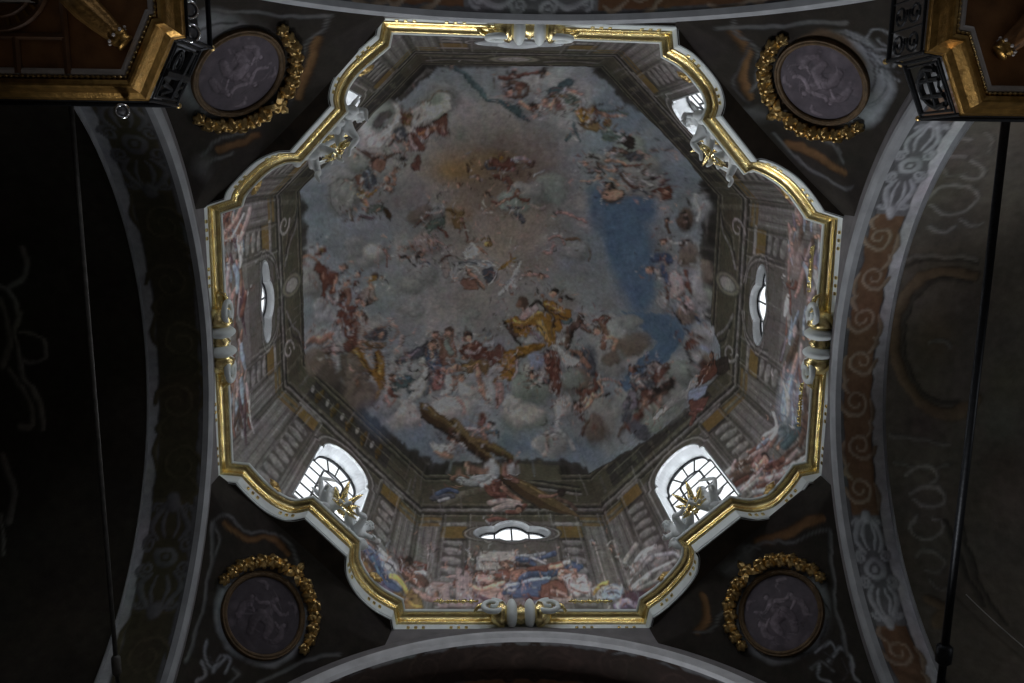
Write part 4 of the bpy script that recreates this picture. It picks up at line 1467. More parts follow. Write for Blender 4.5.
s vgrey 149 278 24 195 258 24 242 255 24
s vgreyl 232 270 9 260 260 9 287 255 9'''
MARKS, *_sheets = MARK_SHEETS.split('@ ')
SHEETS = {tuple(t.split('\n')[0].split()): '\n'.join(t.split('\n')[1:]) for t in _sheets}

# ------------------------------------------------------------------ the fresco: painted architecture, sky, figures
PAL = {k: np.array(srgb(*v)) for k, v in dict(
    sky=(76,79,82), skyl=(84,87,91), skyb=(67,73,81), blue=(50,61,74), hazeb=(72,75,79), haze=(86,82,79), warm=(74,64,56), warm2=(82,73,66), umber=(56,44,36),
    ochreh=(82,66,44), cloudl=(108,104,101), cloudm=(82,81,80), cloudd=(48,45,44), cloudw=(116,113,110), greyw=(94,93,94), grey=(72,73,75), greyd=(44,44,48), greenc=(80,83,79),
    brownc=(66,59,54), flesh=(108,85,74), fleshd=(76,57,49), redb=(60,40,35), brown=(50,40,35), dark=(28,24,22), orange=(84,60,42), green=(50,56,52), teal=(42,50,52),
    ochre=(82,60,29), ochrel=(110,90,54), ochred=(66,53,36), umberd=(36,28,20), gold=(96,78,46), white=(112,109,107), pink=(94,76,72), pinkw=(108,96,96), pinkf=(90,81,78), pinkd=(76,54,52), pinkr=(86,62,61), blued=(42,48,61), bluet=(50,61,70),
    brownr=(56,36,30), bluew=(84,89,98), mauve=(66,58,68), mauved=(50,38,42), mauvel=(80,73,80), wood=(50,41,28), woodl=(70,59,40), pinkl=(90,79,77), wallp=(90,85,83), walld=(44,41,39),
    wall=(55,52,49), wallm=(66,63,61), walll=(80,77,75), wallk=(33,31,29), olive=(50,47,39), olivel=(66,63,55), och=(66,53,30)).items()}
GAIN = 6.4          # pigments above are noted as the dim photo shows them; this brings them up to the reflectance of lime paint
def pig(c): return PAL[c.rstrip('+')]*GAIN*(1.32 if c[-1] == '+' else 1.0)  # '+' is lighter; on low wall figures it paints in their stronger light
def ch(k, s, z):
    x, y = chart(np.array([wall_pt(k, s, min(z, ZT))])); f = 1-.6*max(z-ZT, 0)/AP; return (float(x[0])*f, float(y[0])*f)
def paint_marks(cv, marks):
    for ln in marks.split('\n'):
        a = ln.split()
        if not a: continue
        if a[0] in 'cb':
            n = [float(v)/100 for v in a[2:]]; c = pig(a[1])
            if a[0] == 'c':
                x, y, rx, ry, an = n[:5]; rg = cv.rng; ca, sa = math.cos(an), math.sin(an)
                cv.blob(x+.12*ry, y+.16*ry, rx*1.1, ry*1.1, an, c*.5, .5, .8)
                cv.blob(x, y, rx*1.02, ry*1.02, an, c*.8, .4, .9, .3)
                for i in range(7):       # a cloud is a heap of rounded puffs
                    t = rg.uniform(0, 2*PI); q = rg.uniform(.2, .62); ux, uy = rx*q*math.cos(t), ry*q*math.sin(t)
                    cv.blob(x+ux*ca-uy*sa, y+ux*sa+uy*ca, rx*rg.uniform(.38, .6), ry*rg.uniform(.4, .65), an, c*rg.uniform(.8, 1.12), .4, .85, .45)
                cv.blob(x-ry*.12, y-ry*.2, rx*.75, ry*.68, an, c, .6, .75, .25)
            else: cv.blob(*n[:5], c, n[5], n[6])
        elif a[0] == 's':
            v = [int(t) for t in a[2:]]; pts = [(v[i]/100, v[i+1]/100) for i in range(0, len(v), 3)]; w = [v[i+2]/400 for i in range(0, len(v), 3)]
            c = pig(a[1]); cv.stroke(pts, [q+.012 for q in w], c*.4, .5, .75, 0, 0); cv.stroke(pts, w, c, .3, 1, .65, .7)
            if max(w) > .11 and len(pts) > 1:        # folds in the drapery
                P = np.array(pts); d = P[-1]-P[0]; nn = np.array([-d[1], d[0]])/max(np.linalg.norm(d), 1e-6); W = np.array(w)[:, None]
                for off, kk in ((.45, .6), (-.05, 1.3), (-.5, .75)):
                    cv.stroke(P+nn*W*(off+cv.rng.uniform(-.1, .1)), [q*.14 for q in w], c*kk, .6, .75, 0, 0)
        elif a[0] == 'h':
            x, y, r, an = int(a[3])/100, int(a[4])/100, int(a[5])/200, int(a[6])/100; r = max(r, .05)
            cv.blob(x+r*.35*math.cos(an), y+r*.35*math.sin(an), r*1.05, r*1.05, 0, pig(a[2])*.8, .3, 1, .25)
            cv.blob(x-r*.15*math.cos(an), y-r*.15*math.sin(an), r*.78, r*.85, 0, pig(a[1]), .3, 1, .4)
            cv.blob(x-r*.2*math.cos(an), y-r*.1+r*.25, r*.28, r*.14, 0, pig(a[1])*.5, .6, .7)
        elif a[0] == 'p':
            v = [int(t)/100 for t in a[2:]]
            pts = list(zip(v[::2], v[1::2])); cv.poly(pts, pig(a[1])); P = np.array(pts); span = np.ptp(P, axis=0).max()
            if a[1] != 'blue' and span < 2.2:      # contour and a few folds along the longer axis
                cv.stroke(pts+pts[:1], .022, pig(a[1])*.42, .6, .75, 0, 0, smooth=False)
                c0 = P.mean(0); u = np.linalg.svd(P-c0)[2]
                for q in range(5):
                    o = c0+u[1]*cv.rng.uniform(-.22, .22)*span*.8+u[0]*cv.rng.uniform(-.15, .15)*span; l = cv.rng.uniform(.12, .25)*span
                    cv.stroke([o-u[0]*l, o+u[1]*cv.rng.uniform(-.06, .06)*span, o+u[0]*l], [.008, .03, .008], pig(a[1])*(1.35 if q % 2 else .62), .8, .65, 0, 0)
SKY_EDGE = [(-1.67,-4.79),(-0.01,-4.84),(1.66,-4.96),(2.17,-4.57),(2.73,-4.04),(3.49,-3.50),(4.19,-2.85),(4.56,-2.10),(4.70,-1.14),(4.75,-0.20),(4.80,0.95),(5.29,1.49),(5.44,2.17),(4.62,3.13),(3.65,4.00),(2.56,4.55),(1.99,4.79),(1.72,4.72),(0.08,4.70),(-1.53,4.72),(-1.86,4.77),(-2.40,4.35),(-3.36,3.40),(-4.32,2.42),(-4.93,1.77),(-4.89,0.51),(-4.80,-0.64),(-4.80,-1.67),(-4.89,-2.07),(-3.91,-2.87),(-2.80,-3.89),(-2.11,-4.53)]
def paint_architecture(cv):
    rg = np.random.default_rng(5)
    for k in range(8):
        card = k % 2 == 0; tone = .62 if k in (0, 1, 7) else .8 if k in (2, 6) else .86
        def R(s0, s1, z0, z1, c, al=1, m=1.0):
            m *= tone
            n = 6; P = [ch(k, s0+(s1-s0)*i/n, z0) for i in range(n+1)]+[ch(k, s1+(s0-s1)*i/n, z1) for i in range(n+1)]
            cv.poly(P, pig(c)*m, al)
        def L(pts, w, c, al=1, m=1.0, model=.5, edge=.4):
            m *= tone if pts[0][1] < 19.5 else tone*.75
            cv.stroke([ch(k, *p) for p in pts], w, pig(c)*m, .35, al, model, edge)
        H = HALF+.03
        R(-H, H, ZB-.3, ZT+.6, 'wall')
        R(-H, H, ZB-.3, 17.6, 'wallm')
        R(-H, H, 19.6, ZT+.6, 'olive', 1, .8)
        # storeys of moulding
        for z, w, c in ((22.75, .05, 'walll'), (22.6, .06, 'wallk'), (22.45, .05, 'olivel'), (22.25, .04, 'wallk'), (22.1, .05, 'olivel'), (20.55, .05, 'olivel'), (20.4, .06, 'wallk'), (20.25, .05, 'walll'), (20.05, .05, 'wallk'), (19.92, .03, 'olivel')):
            L([(-H, z), (0, z), (H, z)], w, c, .9)
        # fluted pilasters by the angles, twisted columns beside them
        for sg in (-1, 1):
            R(sg*1.72-.2, sg*1.72+.2, 15.3, 19.8, 'wallm')
            for i in range(5):
                s = sg*1.72-.16+.08*i
                L([(s, 15.6), (s, 17.5), (s, 19.3)], .018, 'walll' if i % 2 == 0 else 'walld', .8)
            R(sg*1.72-.24, sg*1.72+.24, 19.35, 19.85, 'och', .8); L([(sg*1.72-.26, 19.6), (sg*1.72+.26, 19.6)], .05, 'olivel')
            R(sg*1.2-.22, sg*1.2+.22, 15.3, 19.6, 'walld', .9)
            top = 18.6 if card else 19.2
            z = 15.6
            while z < top:
                L([(sg*1.2-.15, z-.05), (sg*1.2, z), (sg*1.2+.15, z+.05)], [.07, .11, .07], 'walll', .9, .95, .6, .5); z += .42
            R(sg*1.2-.26, sg*1.2+.26, top+.1, top+.75, 'och', .9); L([(sg*1.2-.28, top+.85), (sg*1.2+.28, top+.85)], .06, 'walll')
            L([(sg*1.2-.26, top+.1), (sg*1.2+.26, top+.1)], .04, 'wallk')
            for s in (.92, 1.46, 1.95):
                L([(sg*s, 15.3), (sg*s, 17), (sg*s, 20)], .035, 'wallk', .6); L([(sg*(s-.06), 15.3), (sg*(s-.06), 17), (sg*(s-.06), 20)], .025, 'walll', .6)
        # painted frame round the real window
        z0, zt = (18.1, 19.9) if card else (16.0, 19.9)
        for d, c in ((.16, 'walld'), (.24, 'walll'), (.30, 'wallk')):
            out = window_outline(k); cz = WIN_Z.get(k, 18.0)
            P = [(x*(1+d), cz+(z-cz)*(1+d*.7)) for x, z in out]; P.append(P[0])
            for i in range(0, len(P)-1): cv.stroke([ch(k, *P[i]), ch(k, *P[i+1])], .028, pig(c), .5, .8, 0, 0)
        # attic
        if k in (3, 5, 7, 1):
            if k == 5:
                R(-.9, 1.5, 20.75, 21.95, 'wallk')
                for i in range(5):
                    s = -.6+.46*i
                    L([(s, 20.85), (s+.02, 21.2), (s, 21.5), (s, 21.85)], [.05, .12, .08, .05], 'och', .9, .7, .8)
                    cv.blob(*ch(k, s+.23, 21.35), .06, .15, side_ang(k), pig('walll')*1.2, .4, .9)
            else:
                R(-1.5, 1.5, 20.75, 21.95, 'wallk')
                for i in range(6):
                    s = -1.2+.48*i
                    L([(s, 20.85), (s+.02, 21.2), (s, 21.5), (s, 21.85)], [.04, .1, .07, .04], 'olivel', .8, .7 if k == 3 else .85, .8)
            for q in range(4): L([(-1.9, 20.65+.42*q), (0, 20.62+.42*q), (1.9, 20.65+.42*q)], .03, ('olivel', 'wallk')[q % 2], .7)
            for sg in (-1, 1): R(sg*1.72-.2, sg*1.72+.2, 20.7, 22.0, 'olive', 1, .9); L([(sg*1.72, 20.8), (sg*1.72, 21.9)], .05, 'wallm', .6)
        elif k in (2, 6):
            for r, c in ((.62, 'wallk'), (.54, 'olivel'), (.42, 'walld'), (.34, 'walll')): cv.blob(*ch(k, 0 if k == 6 else -.1, 21.3), r*.55, r, side_ang(k), pig(c), .25)
            for sg in (-1, 1):
                for q in range(3):
                    L([(sg*(.5+.2*q), 20.7+.1*q), (sg*(.9+.2*q), 21.2), (sg*(1.2+.15*q), 21.9), (sg*(1.6+.1*q), 22.1)], .05, ('walll', 'wallk', 'olivel')[q], .85)
                L([(sg*1.8, 20.6), (sg*1.75, 22.2)], .08, 'olivel', .7)
                cv.spiral(*ch(k, sg*1.35, 20.75), .28, 1.2, 0, .05, pig('walll'), sg)
            for q in range(4): L([(-.95+.06*q, 18.2), (-.98+.05*q, 19.0), (-.8+.06*q, 19.7), (-.3, 20.05-.08*q)], .025, ('walll', 'wallk')[q % 2], .7); L([(.95-.06*q, 18.2), (.98-.05*q, 19.0), (.8-.06*q, 19.7), (.3, 20.05-.08*q)], .025, ('walll', 'wallk')[q % 2], .7)
        elif k == 4:
            for q in range(4):
                L([(1.65-.02*q, 20.75), (1.3-.1*q, 21.1+.05*q), (.8-.05*q, 21.55+.1*q)], .05, ('walll', 'wallk', 'olivel', 'wallk')[q], .9)
                L([(-1.65, 21.2+.16*q), (-1, 21.45+.18*q), (-.3, 21.7+.2*q)], .05, ('walll', 'wallk', 'olivel', 'wallk')[q], .9)
            L([(1.4, 20.7), (.9, 21.35), (.3, 21.6)], .12, 'olivel', .9)
            R(-1.3, 1.4, 22.15, 22.8, 'olive'); L([(-1.4, 22.85), (0, 22.85), (1.5, 22.85)], .07, 'wallk')
        else:
            for r, c in ((.75, 'wallk'), (.66, 'olivel'), (.5, 'walld'), (.42, 'walll')): cv.blob(*ch(k, 0, 21.2), r, r*.5, 0, pig(c), .25)
            for sg in (-1, 1):
                L([(sg*.6, 20.8), (sg*1.2, 20.9), (sg*1.8, 20.7)], .1, 'olivel'); L([(sg*.7, 21.6), (sg*1.2, 21.3), (sg*1.8, 21.7)], .1, 'walll', .8); L([(sg*.8, 21.2), (sg*1.8, 21.2)], .06, 'wallk')
        # crowd of small figures along the foot of the side walls
        if k in (1, 2, 3, 6, 7):
            cols = dict(((2, ['pinkl', 'bluew+', 'white', 'pink', 'redb+', 'mauvel', 'walll', 'pinkw', 'bluew', 'brown']),)).get(k, ['redb', 'white', 'pinkw', 'redb', 'bluew', 'pink', 'fleshd', 'mauved', 'pinkl', 'brown', 'greyw'])
            lo, hi, n = (-H, H, 190) if k in (2, 6) else (.7, H, 60) if k in (1,) else (-H, -.7, 60)
            for i in range(n):
                s = rg.uniform(lo, hi); z = 15.3+2.1*rg.uniform(0, 1)**1.5; l = rg.uniform(.08, .30); b = rg.uniform(-.16, .16); w = rg.uniform(.03, .085); c = cols[rg.integers(len(cols))]
                cv.stroke([ch(k, s-l, z-b), ch(k, s, z+rg.uniform(-.05, .05)), ch(k, s+l, z+b)], [w*.5+.01, w+.012, w*.5+.01], pig(c)*.4, .5, .6, 0, 0)
                cv.stroke([ch(k, s-l, z-b), ch(k, s, z+rg.uniform(-.05, .05)), ch(k, s+l, z+b)], [w*.5, w, w*.5], pig(c)*rg.uniform(.75, 1.15), .35, .9, .7, .7)
                if rg.uniform() < .3: cv.blob(*ch(k, s+l, z), .07, .07, 0, pig('brown'), .3); cv.blob(*ch(k, s+l, z), .05, .05, 0, pig('flesh'), .4)
        # dry-brushed streaks running up the wall
        for i in range(70):
            s = rg.uniform(-H, H); z = rg.uniform(15.2, 21.5); l = rg.uniform(.3, 1.3)
            cv.stroke([ch(k, s, z), ch(k, s+rg.uniform(-.05, .05), z+l)], rg.uniform(.012, .035), pig(['walll', 'wallk', 'walld', 'wallm'][rg.integers(4)])*tone, .8, .45, 0, 0)
def fbm(cv, cell, octs=4):
    """smooth multi-octave noise over the canvas, about -1..1"""
    v = np.zeros((cv.h, cv.w)); amp = 1.0
    for o in range(octs):
        h = int(cv.h/(cell*cv.ppm))+3; w = int(cv.w/(cell*cv.ppm))+3; g = cv.rng.normal(0, .6, (h, w))
        yy = np.arange(cv.h)/(cell*cv.ppm); xx = np.arange(cv.w)/(cell*cv.ppm); j = yy.astype(int); i = xx.astype(int)
        fy = (yy-j)[:, None]; fx = (xx-i)[None, :]; fy = fy*fy*(3-2*fy); fx = fx*fx*(3-2*fx); J = j[:, None]; I = i[None, :]
        v += amp*(g[J, I]*(1-fy)*(1-fx)+g[J+1, I]*fy*(1-fx)+g[J, I+1]*(1-fy)*fx+g[J+1, I+1]*fy*fx); amp *= .55; cell /= 2
    return v
def cloudscape(cv):
    """banks of cloud with dark hollows over the whole sky"""
    Y, X = np.mgrid[0:cv.h, 0:cv.w]; r = np.hypot(X/cv.ppm+cv.x0, Y/cv.ppm+cv.y0)
    inside = np.clip((5.2-r)/.5, 0, 1)
    n = fbm(cv, 1.1, 5); m = np.abs(fbm(cv, .8, 4))
    lightc = np.clip(n*1.6-.1, 0, 1)*.55*inside; darkc = np.clip(-n*1.5-.15, 0, 1)*.4*inside
    cv.put((slice(None), slice(None)), pig('cloudl'), lightc); cv.put((slice(None), slice(None)), pig('brownc'), darkc)
    cv.put((slice(None), slice(None)), pig('cloudd'), np.clip(.1-m, 0, .1)*4*inside*(n > .0))
def clutter(cv, marks):
    """small broken touches round the painted figures: limbs, locks, wing tips"""
    rg = cv.rng; cols = ['flesh', 'fleshd', 'redb', 'dark', 'brown', 'white', 'grey', 'pink', 'dark', 'greyw']
    for ln in marks.split('\n'):
        a = ln.split()
        if not a or a[0] not in 'sh': continue
        o = 2 if a[0] == 's' else 3
        x, y = int(a[o])/100, int(a[o+1])/100
        if 5.3 < math.hypot(x, y) < 6.3: continue
        for q in range(6):
            px, py = x+rg.normal(0, .15), y+rg.normal(0, .15); an = rg.uniform(0, 2*PI); l = rg.uniform(.03, .11); b = rg.uniform(-.05, .05)
            c = cols[rg.integers(len(cols))]
            cv.stroke([(px-l*math.cos(an), py-l*math.sin(an)), (px-b*math.sin(an), py+b*math.cos(an)), (px+l*math.cos(an), py+l*math.sin(an))], [.008, rg.uniform(.012, .034), .008], pig(c)*rg.uniform(.7, 1.25), .6, .8, .5, .6)
def warp(cv, amp, cell):
    """unsteady hand: push the paint about by a few centimetres"""
    dx = fbm(cv, cell, 3)*amp*cv.ppm; dy = fbm(cv, cell, 3)*amp*cv.ppm
    Y, X = np.mgrid[0:cv.h, 0:cv.w]
    fx = np.clip(X+dx, 0, cv.w-1.001); fy = np.clip(Y+dy, 0, cv.h-1.001); i = fx.astype(int); j = fy.astype(int); u = (fx-i)[..., None]; v = (fy-j)[..., None]; A = cv.a
    cv.a = A[j, i]*(1-u)*(1-v)+A[j, i+1]*u*(1-v)+A[j+1, i]*(1-u)*v+A[j+1, i+1]*u*v
def side_ang(k): return -PI/2+k*PI/4+PI/2
def paint_fresco():
    cv = Canvas(-9.4, -9.4, 9.4, 9.4, 62, pig('sky'))
    cv.grain = np.clip(fbm(cv, .09, 3)*.34, -.5, .6)
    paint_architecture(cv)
    walls = cv.a.copy()
    msk = Canvas(-9.4, -9.4, 9.4, 9.4, 62, 0.0); msk.poly(SKY_EDGE, (1, 1, 1)); msk = msk.a[..., :1]
    cv.poly(SKY_EDGE, pig('sky'))
    ground, figures = MARKS.split('c cloudl', 1)
    cloudscape(cv); paint_marks(cv, ground)
    cv.a = cv.a*msk+walls*(1-msk)
    cv.stroke(SKY_EDGE+SKY_EDGE[:1], .035, pig('wallk'), .3, .9, 0, 0, smooth=False)
    paint_marks(cv, 'c cloudl'+figures)
    clutter(cv, MARKS)
    # the ground shows through the thin paint: vertical and slanting scumbles
    rg = cv.rng
    for i in range(260):
        a = rg.uniform(0, 2*PI); q = 4.6*math.sqrt(rg.uniform(0, 1)); x, y = q*math.cos(a), q*math.sin(a); l = rg.uniform(.1, .5); b = rg.choice([-.3, .1, 1.4, 1.6])
        k = rg.uniform(.8, 1.2); i0 = cv.sample([x], [y])[0]
        cv.stroke([(x, y), (x+l*math.cos(b), y+l*math.sin(b))], rg.uniform(.01, .03), i0*k, .9, .5, 0, 0)
    wgt = .3+.7*msk[..., 0]
    warp(cv, .03*wgt, .3); warp(cv, .018*wgt, .08)
    cv.mottle(.07, .55, .3); cv.mottle(.07, .16, .25); cv.mottle(.10, .045, .15)
    np.clip(cv.a, .012, .88, out=cv.a)
    return cv
FRESCO = paint_fresco()

# ------------------------------------------------------------------ painting below the cornice: pendentives, arch soffits, transept vaults
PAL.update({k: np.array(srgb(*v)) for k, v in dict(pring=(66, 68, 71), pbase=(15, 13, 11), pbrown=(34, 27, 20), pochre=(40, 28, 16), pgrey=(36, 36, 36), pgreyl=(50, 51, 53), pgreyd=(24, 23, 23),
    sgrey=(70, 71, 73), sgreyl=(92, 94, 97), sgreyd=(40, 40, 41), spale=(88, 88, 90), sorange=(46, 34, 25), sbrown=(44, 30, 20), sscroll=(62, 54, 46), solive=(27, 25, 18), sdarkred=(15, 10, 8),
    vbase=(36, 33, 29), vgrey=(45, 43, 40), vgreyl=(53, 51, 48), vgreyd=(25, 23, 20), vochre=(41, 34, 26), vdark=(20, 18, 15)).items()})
PEND, SOFF, VAULT = {}, {}, {}
def fmul(cv, f): cv.a *= f
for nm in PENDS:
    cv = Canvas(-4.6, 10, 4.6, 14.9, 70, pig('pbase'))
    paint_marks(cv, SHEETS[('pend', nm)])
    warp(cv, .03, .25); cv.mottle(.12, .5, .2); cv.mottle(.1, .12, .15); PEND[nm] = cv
def scrollwork(cv, x0, x1, ym, h, c, w=.035):
    """running acanthus scroll between x0 and x1"""
    n = max(2, int(abs(x1-x0)/(h*1.5))); st = (x1-x0)/n
    for i in range(n):
        x = x0+st*(i+.5); sg = 1 if i % 2 else -1
        cv.spiral(x, ym+sg*h*.08, h*.55, 1.5, PI*(.5 if sg > 0 else 1.5), w, pig(c), sg, model=.5, edge=.5)
        cv.stroke([(x-st*.5, ym-sg*h*.5), (x-st*.2, ym-sg*h*.62), (x+st*.1, ym-sg*h*.5)], [w*.6, w*1.6, w*.5], pig(c), .4)
        cv.stroke([(x+st*.2, ym+sg*h*.3), (x+st*.4, ym+sg*h*.55), (x+st*.55, ym+sg*h*.4)], [w*.5, w*1.4, w*.4], pig(c), .4)
def cartouche(cv, xa, xb, ym, h, c, cd):
    """painted strapwork cartouche: scrolled sides and a boss in the middle"""
    xm = (xa+xb)/2; l = abs(xb-xa)/2
    cv.blob(xm, ym, l*.95, h*.5, 0, pig(cd), .2, .8)
    for sx in (-1, 1):
        for sy in (-1, 1):
            cv.spiral(xm+sx*l*.22, ym+sy*h*.42, h*.2, 1.4, 0 if sx > 0 else PI, .035, pig(c), sx*sy)
            cv.spiral(xm+sx*l*.82, ym+sy*h*.33, h*.17, 1.3, PI/2*sy, .03, pig(c), -sx*sy)
            cv.stroke([(xm+sx*l*.3, ym+sy*h*.25), (xm+sx*l*.5, ym+sy*h*.46), (xm+sx*l*.7, ym+sy*h*.36), (xm+sx*l*.95, ym+sy*h*.12)], [.03, .05, .05, .03], pig(c), .35)
            cv.stroke([(xm+sx*l*.35, ym+sy*h*.1), (xm+sx*l*.6, ym+sy*h*.2), (xm+sx*l*.85, ym+sy*h*.1)], [.02, .035, .02], pig(c), .4, 1, .5, .6)
    cv.blob(xm, ym, .17, .17, 0, pig(c), .25, 1, .4); cv.blob(xm, ym, .09, .09, 0, pig(cd), .3); cv.blob(xm, ym, .05, .05, 0, pig(c), .4)
    cv.stroke([(xm-l, ym), (xm-l*.9, ym)], h*.2, pig(c), .4); cv.stroke([(xm+l*.9, ym), (xm+l, ym)], h*.2, pig(c), .4)
for side, (panel, scr, grey, greyd, edge) in dict(north=('sbrown', 'sscroll', 'sgrey', 'sgreyd', 'spale'), east=('sorange', 'sscroll', 'sgrey', 'sgreyd', 'spale'), south=('sdarkred', 'sdarkred+', 'sdarkred+', 'sdarkred', 'sbrown'), west=('solive', 'solive+', 'sgreyd', 'solive', 'sgrey')).items():  # west palette has the dim light of that arch painted in
    D = {'east': .64, 'west': .80}.get(side, .8); cv = Canvas(-7, -.05, 7, .95, 90, pig(edge))
    cv.poly([(-7, .0), (7, .0), (7, .10), (-7, .10)], pig('sgreyd'))
    ym, h = (.1+D-.12)/2, D-.24
    cv.poly([(-7, .1), (7, .1), (7, D-.12), (-7, D-.12)], pig(panel))
    cv.stroke([(-7, .1), (7, .1)], .012, pig('sgreyd')*.6, .5, 1, 0, 0, smooth=False); cv.stroke([(-7, D-.12), (7, D-.12)], .015, pig('sgreyd')*.6, .5, 1, 0, 0, smooth=False)
    for xa, xb in ((2.15, 3.75), (-3.95, -2.35)) if side in ('east', 'west') else ((-.9, .9),):
        cv.poly([(xa, .1), (xb, .1), (xb, D-.12), (xa, D-.12)], pig(greyd)*1.3); cartouche(cv, xa, xb, ym, h, grey, greyd)
    for xa, xb in ((-2.3, 2.1), (3.8, 6), (-6, -4)) if side in ('east', 'west') else ((1, 5.8), (-5.8, -1)): scrollwork(cv, xa, xb, ym, h, scr)
    warp(cv, .02, .2); cv.mottle(.12, .4, .2); cv.mottle(.08, .07, .1); SOFF[side] = cv
for side in CARD:
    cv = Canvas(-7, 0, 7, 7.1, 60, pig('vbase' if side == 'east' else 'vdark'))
    if ('vault', side) in SHEETS: paint_marks(cv, SHEETS[('vault', side)])
    warp(cv, .03, .25); cv.mottle(.15, .6, .2); cv.mottle(.1, .1, .1); VAULT[side] = cv

build_drum(); build_cornice(); build_crossing()

# ------------------------------------------------------------------ medallions and their gilded garlands on the pendentives
def pend_frame(sx, sy):
    n = Vector((-sx*.845/math.sqrt(2), -sy*.845/math.sqrt(2), -.536)); c = Vector((sx*3.80, sy*3.79, 13.70))+n*.05
    return c, n, frame_at((0, 0, 0), n)
def medallion_painting(i):
    """mauve grisaille: a seated draped figure with companions among clouds"""
    cv = Canvas(-.66, -.66, .66, .66, 170, np.array((.105, .09, .105))); r = cv.rng = np.random.default_rng(20+i)
    cv.grain = np.clip(fbm(cv, .04, 3)*.2, -.4, .4)
    base = np.array((.125, .105, .122)); lt, dk = base*1.75, base*.5; m = -1 if i % 2 else 1; L = dict(light=(.4*m, .8))
    for k in range(10): cv.blob(r.uniform(-.5, .5), r.uniform(-.6, .0), r.uniform(.08, .2), r.uniform(.06, .12), 0, base*r.uniform(.7, 1.35), .6, .8, .4, **L)
    def S(pts, w, c): cv.stroke([(x*m, y) for x, y in pts], w, c, .3, .95, .7, .7, **L)
    def head(x, y, s=.055): cv.blob(x*m, y+.01, s*1.1, s*1.15, 0, dk*1.2, .3); cv.blob(x*m-.008, y-.008, s*.8, s*.95, 0, lt, .35, 1, .5, **L)
    S([(.0, .2), (.02, .08), (-.02, -.06)], [.08, .10, .11], base*1.2); S([(-.02, -.04), (.16, -.08), (.2, -.26)], [.11, .09, .06], base*1.35); S([(-.06, -.04), (-.08, -.2), (-.02, -.36)], [.10, .09, .06], base*1.1)
    S([(.05, .19), (.2, .16), (.3, .27)], [.045, .04, .022], lt); S([(-.06, .18), (-.2, .08), (-.32, .14)], [.045, .04, .02], lt*.9); head(.02, .32)
    S([(-.3, .02), (-.34, -.12), (-.3, -.28)], [.06, .08, .06], base*1.25); head(-.32, .1, .045); S([(-.28, -.02), (-.16, -.08)], [.03, .02], lt)
    S([(.34, .0), (.4, -.12), (.34, -.24)], [.06, .07, .05], base*1.3); head(.36, .07, .045); S([(.3, -.02), (.2, .02)], [.03, .02], lt)
    S([(-.2, .34), (-.3, .4), (-.4, .34)], [.02, .05, .02], base*1.4); S([(.2, .4), (.3, .44), (.38, .36)], [.02, .045, .02], base*1.3)
    for k in range(26):
        x, y, a, l = r.uniform(-.42, .42), r.uniform(-.4, .38), r.uniform(0, PI), r.uniform(.04, .12)
        cv.stroke([(x-l*math.cos(a), y-l*math.sin(a)), (x+.02, y), (x+l*math.cos(a), y+l*math.sin(a))], [.004, .011, .004], dk if k % 2 else lt, .7, .7, 0, 0)
    warp(cv, .012, .12); cv.mottle(.12, .2, .05); cv.a *= .6 if i == 2 else 1.0; return cv      # the third has the dimness of its corner painted in
def bunch_mesh():
    """one knot of gilded fruit wrapped in acanthus leaves"""
    bm = bmesh.new()
    add_ball(bm, (0, 0, .05), (.075, .07, .07), 14, 10)
    for k in range(6):
        a = 2*PI*k/6; d = Vector((math.cos(a), math.sin(a), 0)); s = Vector((-math.sin(a), math.cos(a), 0))
        rings = []
        for q in range(6):
            t = q/5; w = .038*math.sin(PI*min(1, t*.85+.15)); c = d*(.012+.082*math.sin(t*PI*.66))+Vector((0, 0, .14-.13*t))
            rings.append((bm.verts.new(c-s*w), bm.verts.new(c+d*.016+Vector((0, 0, .014))), bm.verts.new(c+s*w)))
        for a1, b1 in zip(rings, rings[1:]):
            bm.faces.new((a1[0], a1[1], b1[1], b1[0])); bm.faces.new((a1[1], a1[2], b1[2], b1[1]))
    for k in range(3):
        a = 2*PI*k/3+.4; add_ball(bm, (.035*math.cos(a), .035*math.sin(a), .115), .032, 10, 7)
    me = bm_mesh(bm, 'fruit_bunch')
    return me
def bow_mesh():
    """crossed pointed leaves tying the two halves of the garland"""
    bm = bmesh.new()
    for a, l in ((0, .2), (2.4, .19), (-2.4, .19), (1.2, .12), (-1.2, .12)):
        d = Vector((math.cos(a), math.sin(a), 0)); s = Vector((-d.y, d.x, 0)); rings = []
        for q in range(7):
            t = q/6; w = .05*math.sin(PI*(t*.9+.08)); c = d*(l*t)+Vector((0, 0, .05+.05*math.sin(PI*t)))
            rings.append((bm.verts.new(c-s*w), bm.verts.new(c+Vector((0, 0, .03))), bm.verts.new(c+s*w)))
        for a1, b1 in zip(rings, rings[1:]):
            bm.faces.new((a1[0], a1[1], b1[1], b1[0])); bm.faces.new((a1[1], a1[2], b1[2], b1[1]))
    add_ball(bm, (0, 0, .06), (.055, .055, .06), 12, 8)
    return bm_mesh(bm, 'bow')
M['mauve'] = surf('mauve_fresco', (.12, .103, .118), .8, 0, .3, 4, .2, 25)
M['mauvepale'] = surf('pale_mauve_fresco', (.15, .128, .146), .8, 0, .25, 6, .2, 25)
M['ropebrown'] = surf('brown_gilt_frame', (.09, .055, .026), .55, .3, .35, 12, .3, 40)
